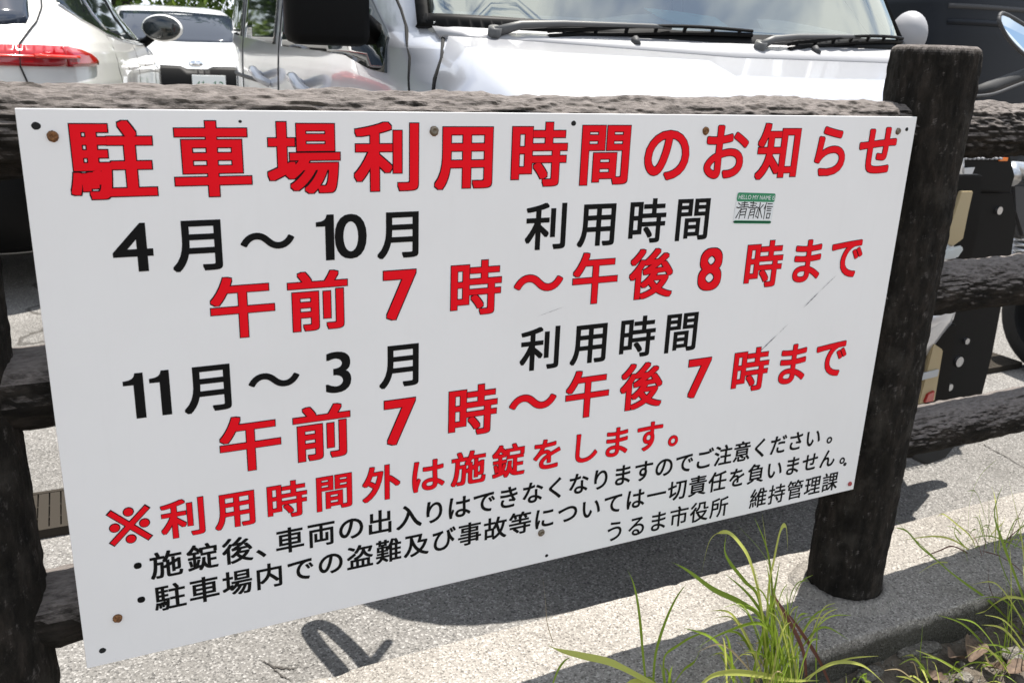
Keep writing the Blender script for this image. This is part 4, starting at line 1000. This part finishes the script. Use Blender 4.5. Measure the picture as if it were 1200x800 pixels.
tuft('grass_clump', 'low wispy yellowish weed on the kerb right of the post', at(1130, 640, 1.05), [
    ([(1150, 660), (1138, 630), (1122, 615), (1105, 602), (1098, 606)], .0013, Lt, (1.05, 1.08)),
    ([(1148, 655), (1130, 640), (1118, 622), (1130, 600)], .0012, B, (1.05, 1.08)),
    ([(1150, 655), (1120, 634), (1095, 628), (1060, 632)], .0013, Lt, (1.05, 1.05)),
    ([(1136, 648), (1135, 600), (1140, 575), (1150, 555), (1168, 538)], .0009, B, (1.05, 1.12)),
    ([(1150, 655), (1165, 630), (1180, 618), (1200, 615)], .0011, B, (1.05, 1.1)),
    ([(1145, 655), (1118, 640), (1100, 645), (1075, 655)], .0011, Pu, (1.04, 1.04)),
    ([(1150, 655), (1160, 628), (1175, 612), (1178, 600)], .0011, Lt, (1.05, 1.1)),
    ([(1096, 655), (1078, 640), (1062, 622), (1048, 618)], .0018, B, (1.03, 1.06)),
] + wild((1145, 652), 22, 18, 62, 1.0, 1.06, 25, 1.4) + wild((1180, 640), 16, 30, 85, .7, 1.02, 71, 1.3) + wild((1170, 648), 6, 30, 80, .8, 1.02, 72, .9, Pu))
tuft('grass_clump', 'small tuft of short blades in the dark strip right of the post foot', at(1060, 812, .84), [
    ([(957, 800), (956, 776), (957, 745), (958, 718)], .0011, B, (.86, .90)),
    ([(946, 797), (962, 782), (985, 775), (1012, 780), (1036, 800)], .0018, Lt, (.82, .83)),
    ([(1080, 812), (1078, 770), (1080, 745), (1081, 730)], .0010, B, (.85, .88)),
    ([(1150, 805), (1130, 790), (1100, 772), (1073, 761)], .0014, Lt, (.82, .86)),
    ([(1178, 800), (1160, 778), (1150, 762), (1132, 755)], .0014, St, (.82, .86)),
    ([(1165, 798), (1140, 788), (1115, 783)], .0020, Pu, (.82, .85)),
] + wild((1010, 812), 10, 15, 45, .8, .84, 26) + wild((1110, 808), 24, 15, 60, .9, .84, 27) + wild((1180, 806), 16, 20, 85, .9, .83, 28, 1.3) + wild((1090, 806), 6, 20, 60, 1.1, .84, 29, .9, St))

M_DEAD = mat('dead_leaf', (.22, .12, .07), .8); g = G(M_DEAD); g.l(g.ramp(g.noise(g.pos(), 120, 5), [(.3, (.05, .03, .02)), (.7, (.15, .10, .065))]), g.b.inputs['Base Color'])
M_STONE = mat_aggregate('stone_grey', (.15, .14, .125), (.05, .045, .04), (.30, .28, .25), .8)
def dead_leaf(x, y, z, size, rz, seed):
    rr = random.Random(seed); n = 9; vs = []; fs = []
    for i in range(n):
        t = i / (n - 1); w_ = size * .34 * math.sin(math.pi * min(max(t, .03), .99)) ** .8; zc = size * .18 * math.sin(t * 3 + seed)
        for s_ in (-1, -.5, 0, .5, 1): vs.append(((t - .5) * size, s_ * w_, zc + abs(s_) ** 1.5 * w_ * rr.uniform(.4, .8)))
    for i in range(n - 1):
        for j in range(4): fs.append((i * 5 + j, i * 5 + j + 1, i * 5 + j + 6, i * 5 + j + 5))
    o = mesh('dead_leaf', vs, fs, M_DEAD, smooth=True); o.location = (x, y, z); o.rotation_euler = (rr.uniform(-.2, .2), rr.uniform(-.2, .2), rz)
    return o
for i, (px, py, sz, rz, lab) in enumerate(((1140, 764, .062, .5, 'long curled brown dead leaf on the soil below the kerb'), (1118, 772, .05, .2, 'brown dead leaf on the soil left of the long curled one'), (1165, 782, .045, 1.3, 'short brown dead leaf under the weeds at the lower right'), (1095, 792, .04, 2.2, 'small brown dead leaf at the bottom of the picture'), (1192, 782, .05, .1, 'brown dead leaf nearest the lower right corner'))):
    v_ = CAM_R @ np.array([px - 600, py - 400, F_PX]); v_ = v_ / v_[2] * (.066 - EYE.z); tag(dead_leaf(v_[0], v_[1], .068, sz, rz, i), lab, 'leaf')
def stone(x, y, z, d_, seed, rz=0):
    bm = bmesh.new(); bmesh.ops.create_icosphere(bm, subdivisions=3, radius=1); P_ = np.array([v.co[:] for v in bm.verts]); h = vnoise(P_ * 1.6 + seed, seed) * .22 + vnoise(P_ * 4, seed + 1) * .07
    for v, k in zip(bm.verts, h):
        q_ = Vector([math.copysign(abs(c_) ** .75, c_) for c_ in v.co]); v.co = q_ * (1 + k)
    bmesh.ops.scale(bm, vec=d_, verts=bm.verts); o = from_bm('stone', bm, M_STONE, None, True); o.location = (x, y, z); o.rotation_euler = (0, 0, rz); return o
for i, (px, py, d_, lab) in enumerate(((1075, 762, (.05, .018, .008), 'flat grey stone lying against the kerb below the post'), (1190, 768, (.026, .020, .009), 'pale rounded stone among the weeds at the lower right'), (1020, 790, (.030, .014, .006), 'small flat grey stone under the tuft below the post'), (1130, 795, (.016, .012, .007), 'smallest grey stone at the bottom edge near the dead leaves'))):
    v_ = CAM_R @ np.array([px - 600, py - 400, F_PX]); v_ = v_ / v_[2] * (.06 - EYE.z); tag(stone(v_[0], v_[1], .062, d_, i * 3 + 1, rnd.uniform(-.3, .3)), lab, 'stone')
# gravel and crumbs along the kerb foot
rg = np.random.RandomState(9); vs = []; fs = []
ico = bmesh.new(); bmesh.ops.create_icosphere(ico, subdivisions=1, radius=1); IV = np.array([v.co[:] for v in ico.verts]); IF = [tuple(v.index for v in f.verts) for f in ico.faces]; ico.free()
for i in range(1500):
    x = rg.uniform(.1, 2.4); y = .915 - abs(rg.normal(0, .10)); s_ = rg.uniform(.0012, .0045) * (1.8 if rg.rand() < .06 else 1)
    b0 = len(vs); V = IV * (1 + rg.uniform(-.25, .25, (len(IV), 1))) * s_ * np.array([1, rg.uniform(.6, 1), .6]); z = z_soil(np.array([x]), np.array([y]))[0]
    vs += list(map(tuple, V + np.array([x, y, z + s_ * .3]))); fs += [tuple(j + b0 for j in f) for f in IF]
tag(mesh('gravel', vs, fs, M_STONE), kind='stuff')

def crack(pix, z, wd, seed):
    rr = random.Random(seed); P_ = []
    for (x0, y0), (x1, y1) in zip(pix, pix[1:]):
        for j in range(8): P_.append((x0 + (x1 - x0) * j / 8 + rr.uniform(-.8, .8), y0 + (y1 - y0) * j / 8 + rr.uniform(-.8, .8)))
    W_ = []
    for px, py in P_:
        v_ = CAM_R @ np.array([px - 600, py - 400, F_PX]); v_ = v_ / v_[2] * (z - EYE.z); W_.append((v_[0], v_[1]))
    vs = []; fs = []
    for i, (x, y) in enumerate(W_):
        a_ = W_[max(i - 1, 0)]; b_ = W_[min(i + 1, len(W_) - 1)]; dx, dy = b_[0] - a_[0], b_[1] - a_[1]; l_ = math.hypot(dx, dy) or 1; w_ = wd * rr.uniform(.3, 1) * math.sin(math.pi * (i + .5) / len(W_))
        vs += [(x - dy / l_ * w_, y + dx / l_ * w_, z + .002), (x + dy / l_ * w_, y - dx / l_ * w_, z + .002)]
        if i: fs.append((2 * i - 2, 2 * i - 1, 2 * i + 1, 2 * i))
    tag(mesh('ground_crack', vs, fs, M_CRACK), kind='structure')
M_CRACK = mat('crack_dark', (.06, .055, .05), 1, spec=.05)
crack([(1128, 512), (1150, 520), (1172, 532), (1200, 548), (1230, 560)], 0, .0022, 1)
crack([(302, 772), (322, 782), (340, 784), (352, 780)], 0, .0030, 2)
crack([(318, 781), (330, 792), (345, 800)], 0, .0020, 3)
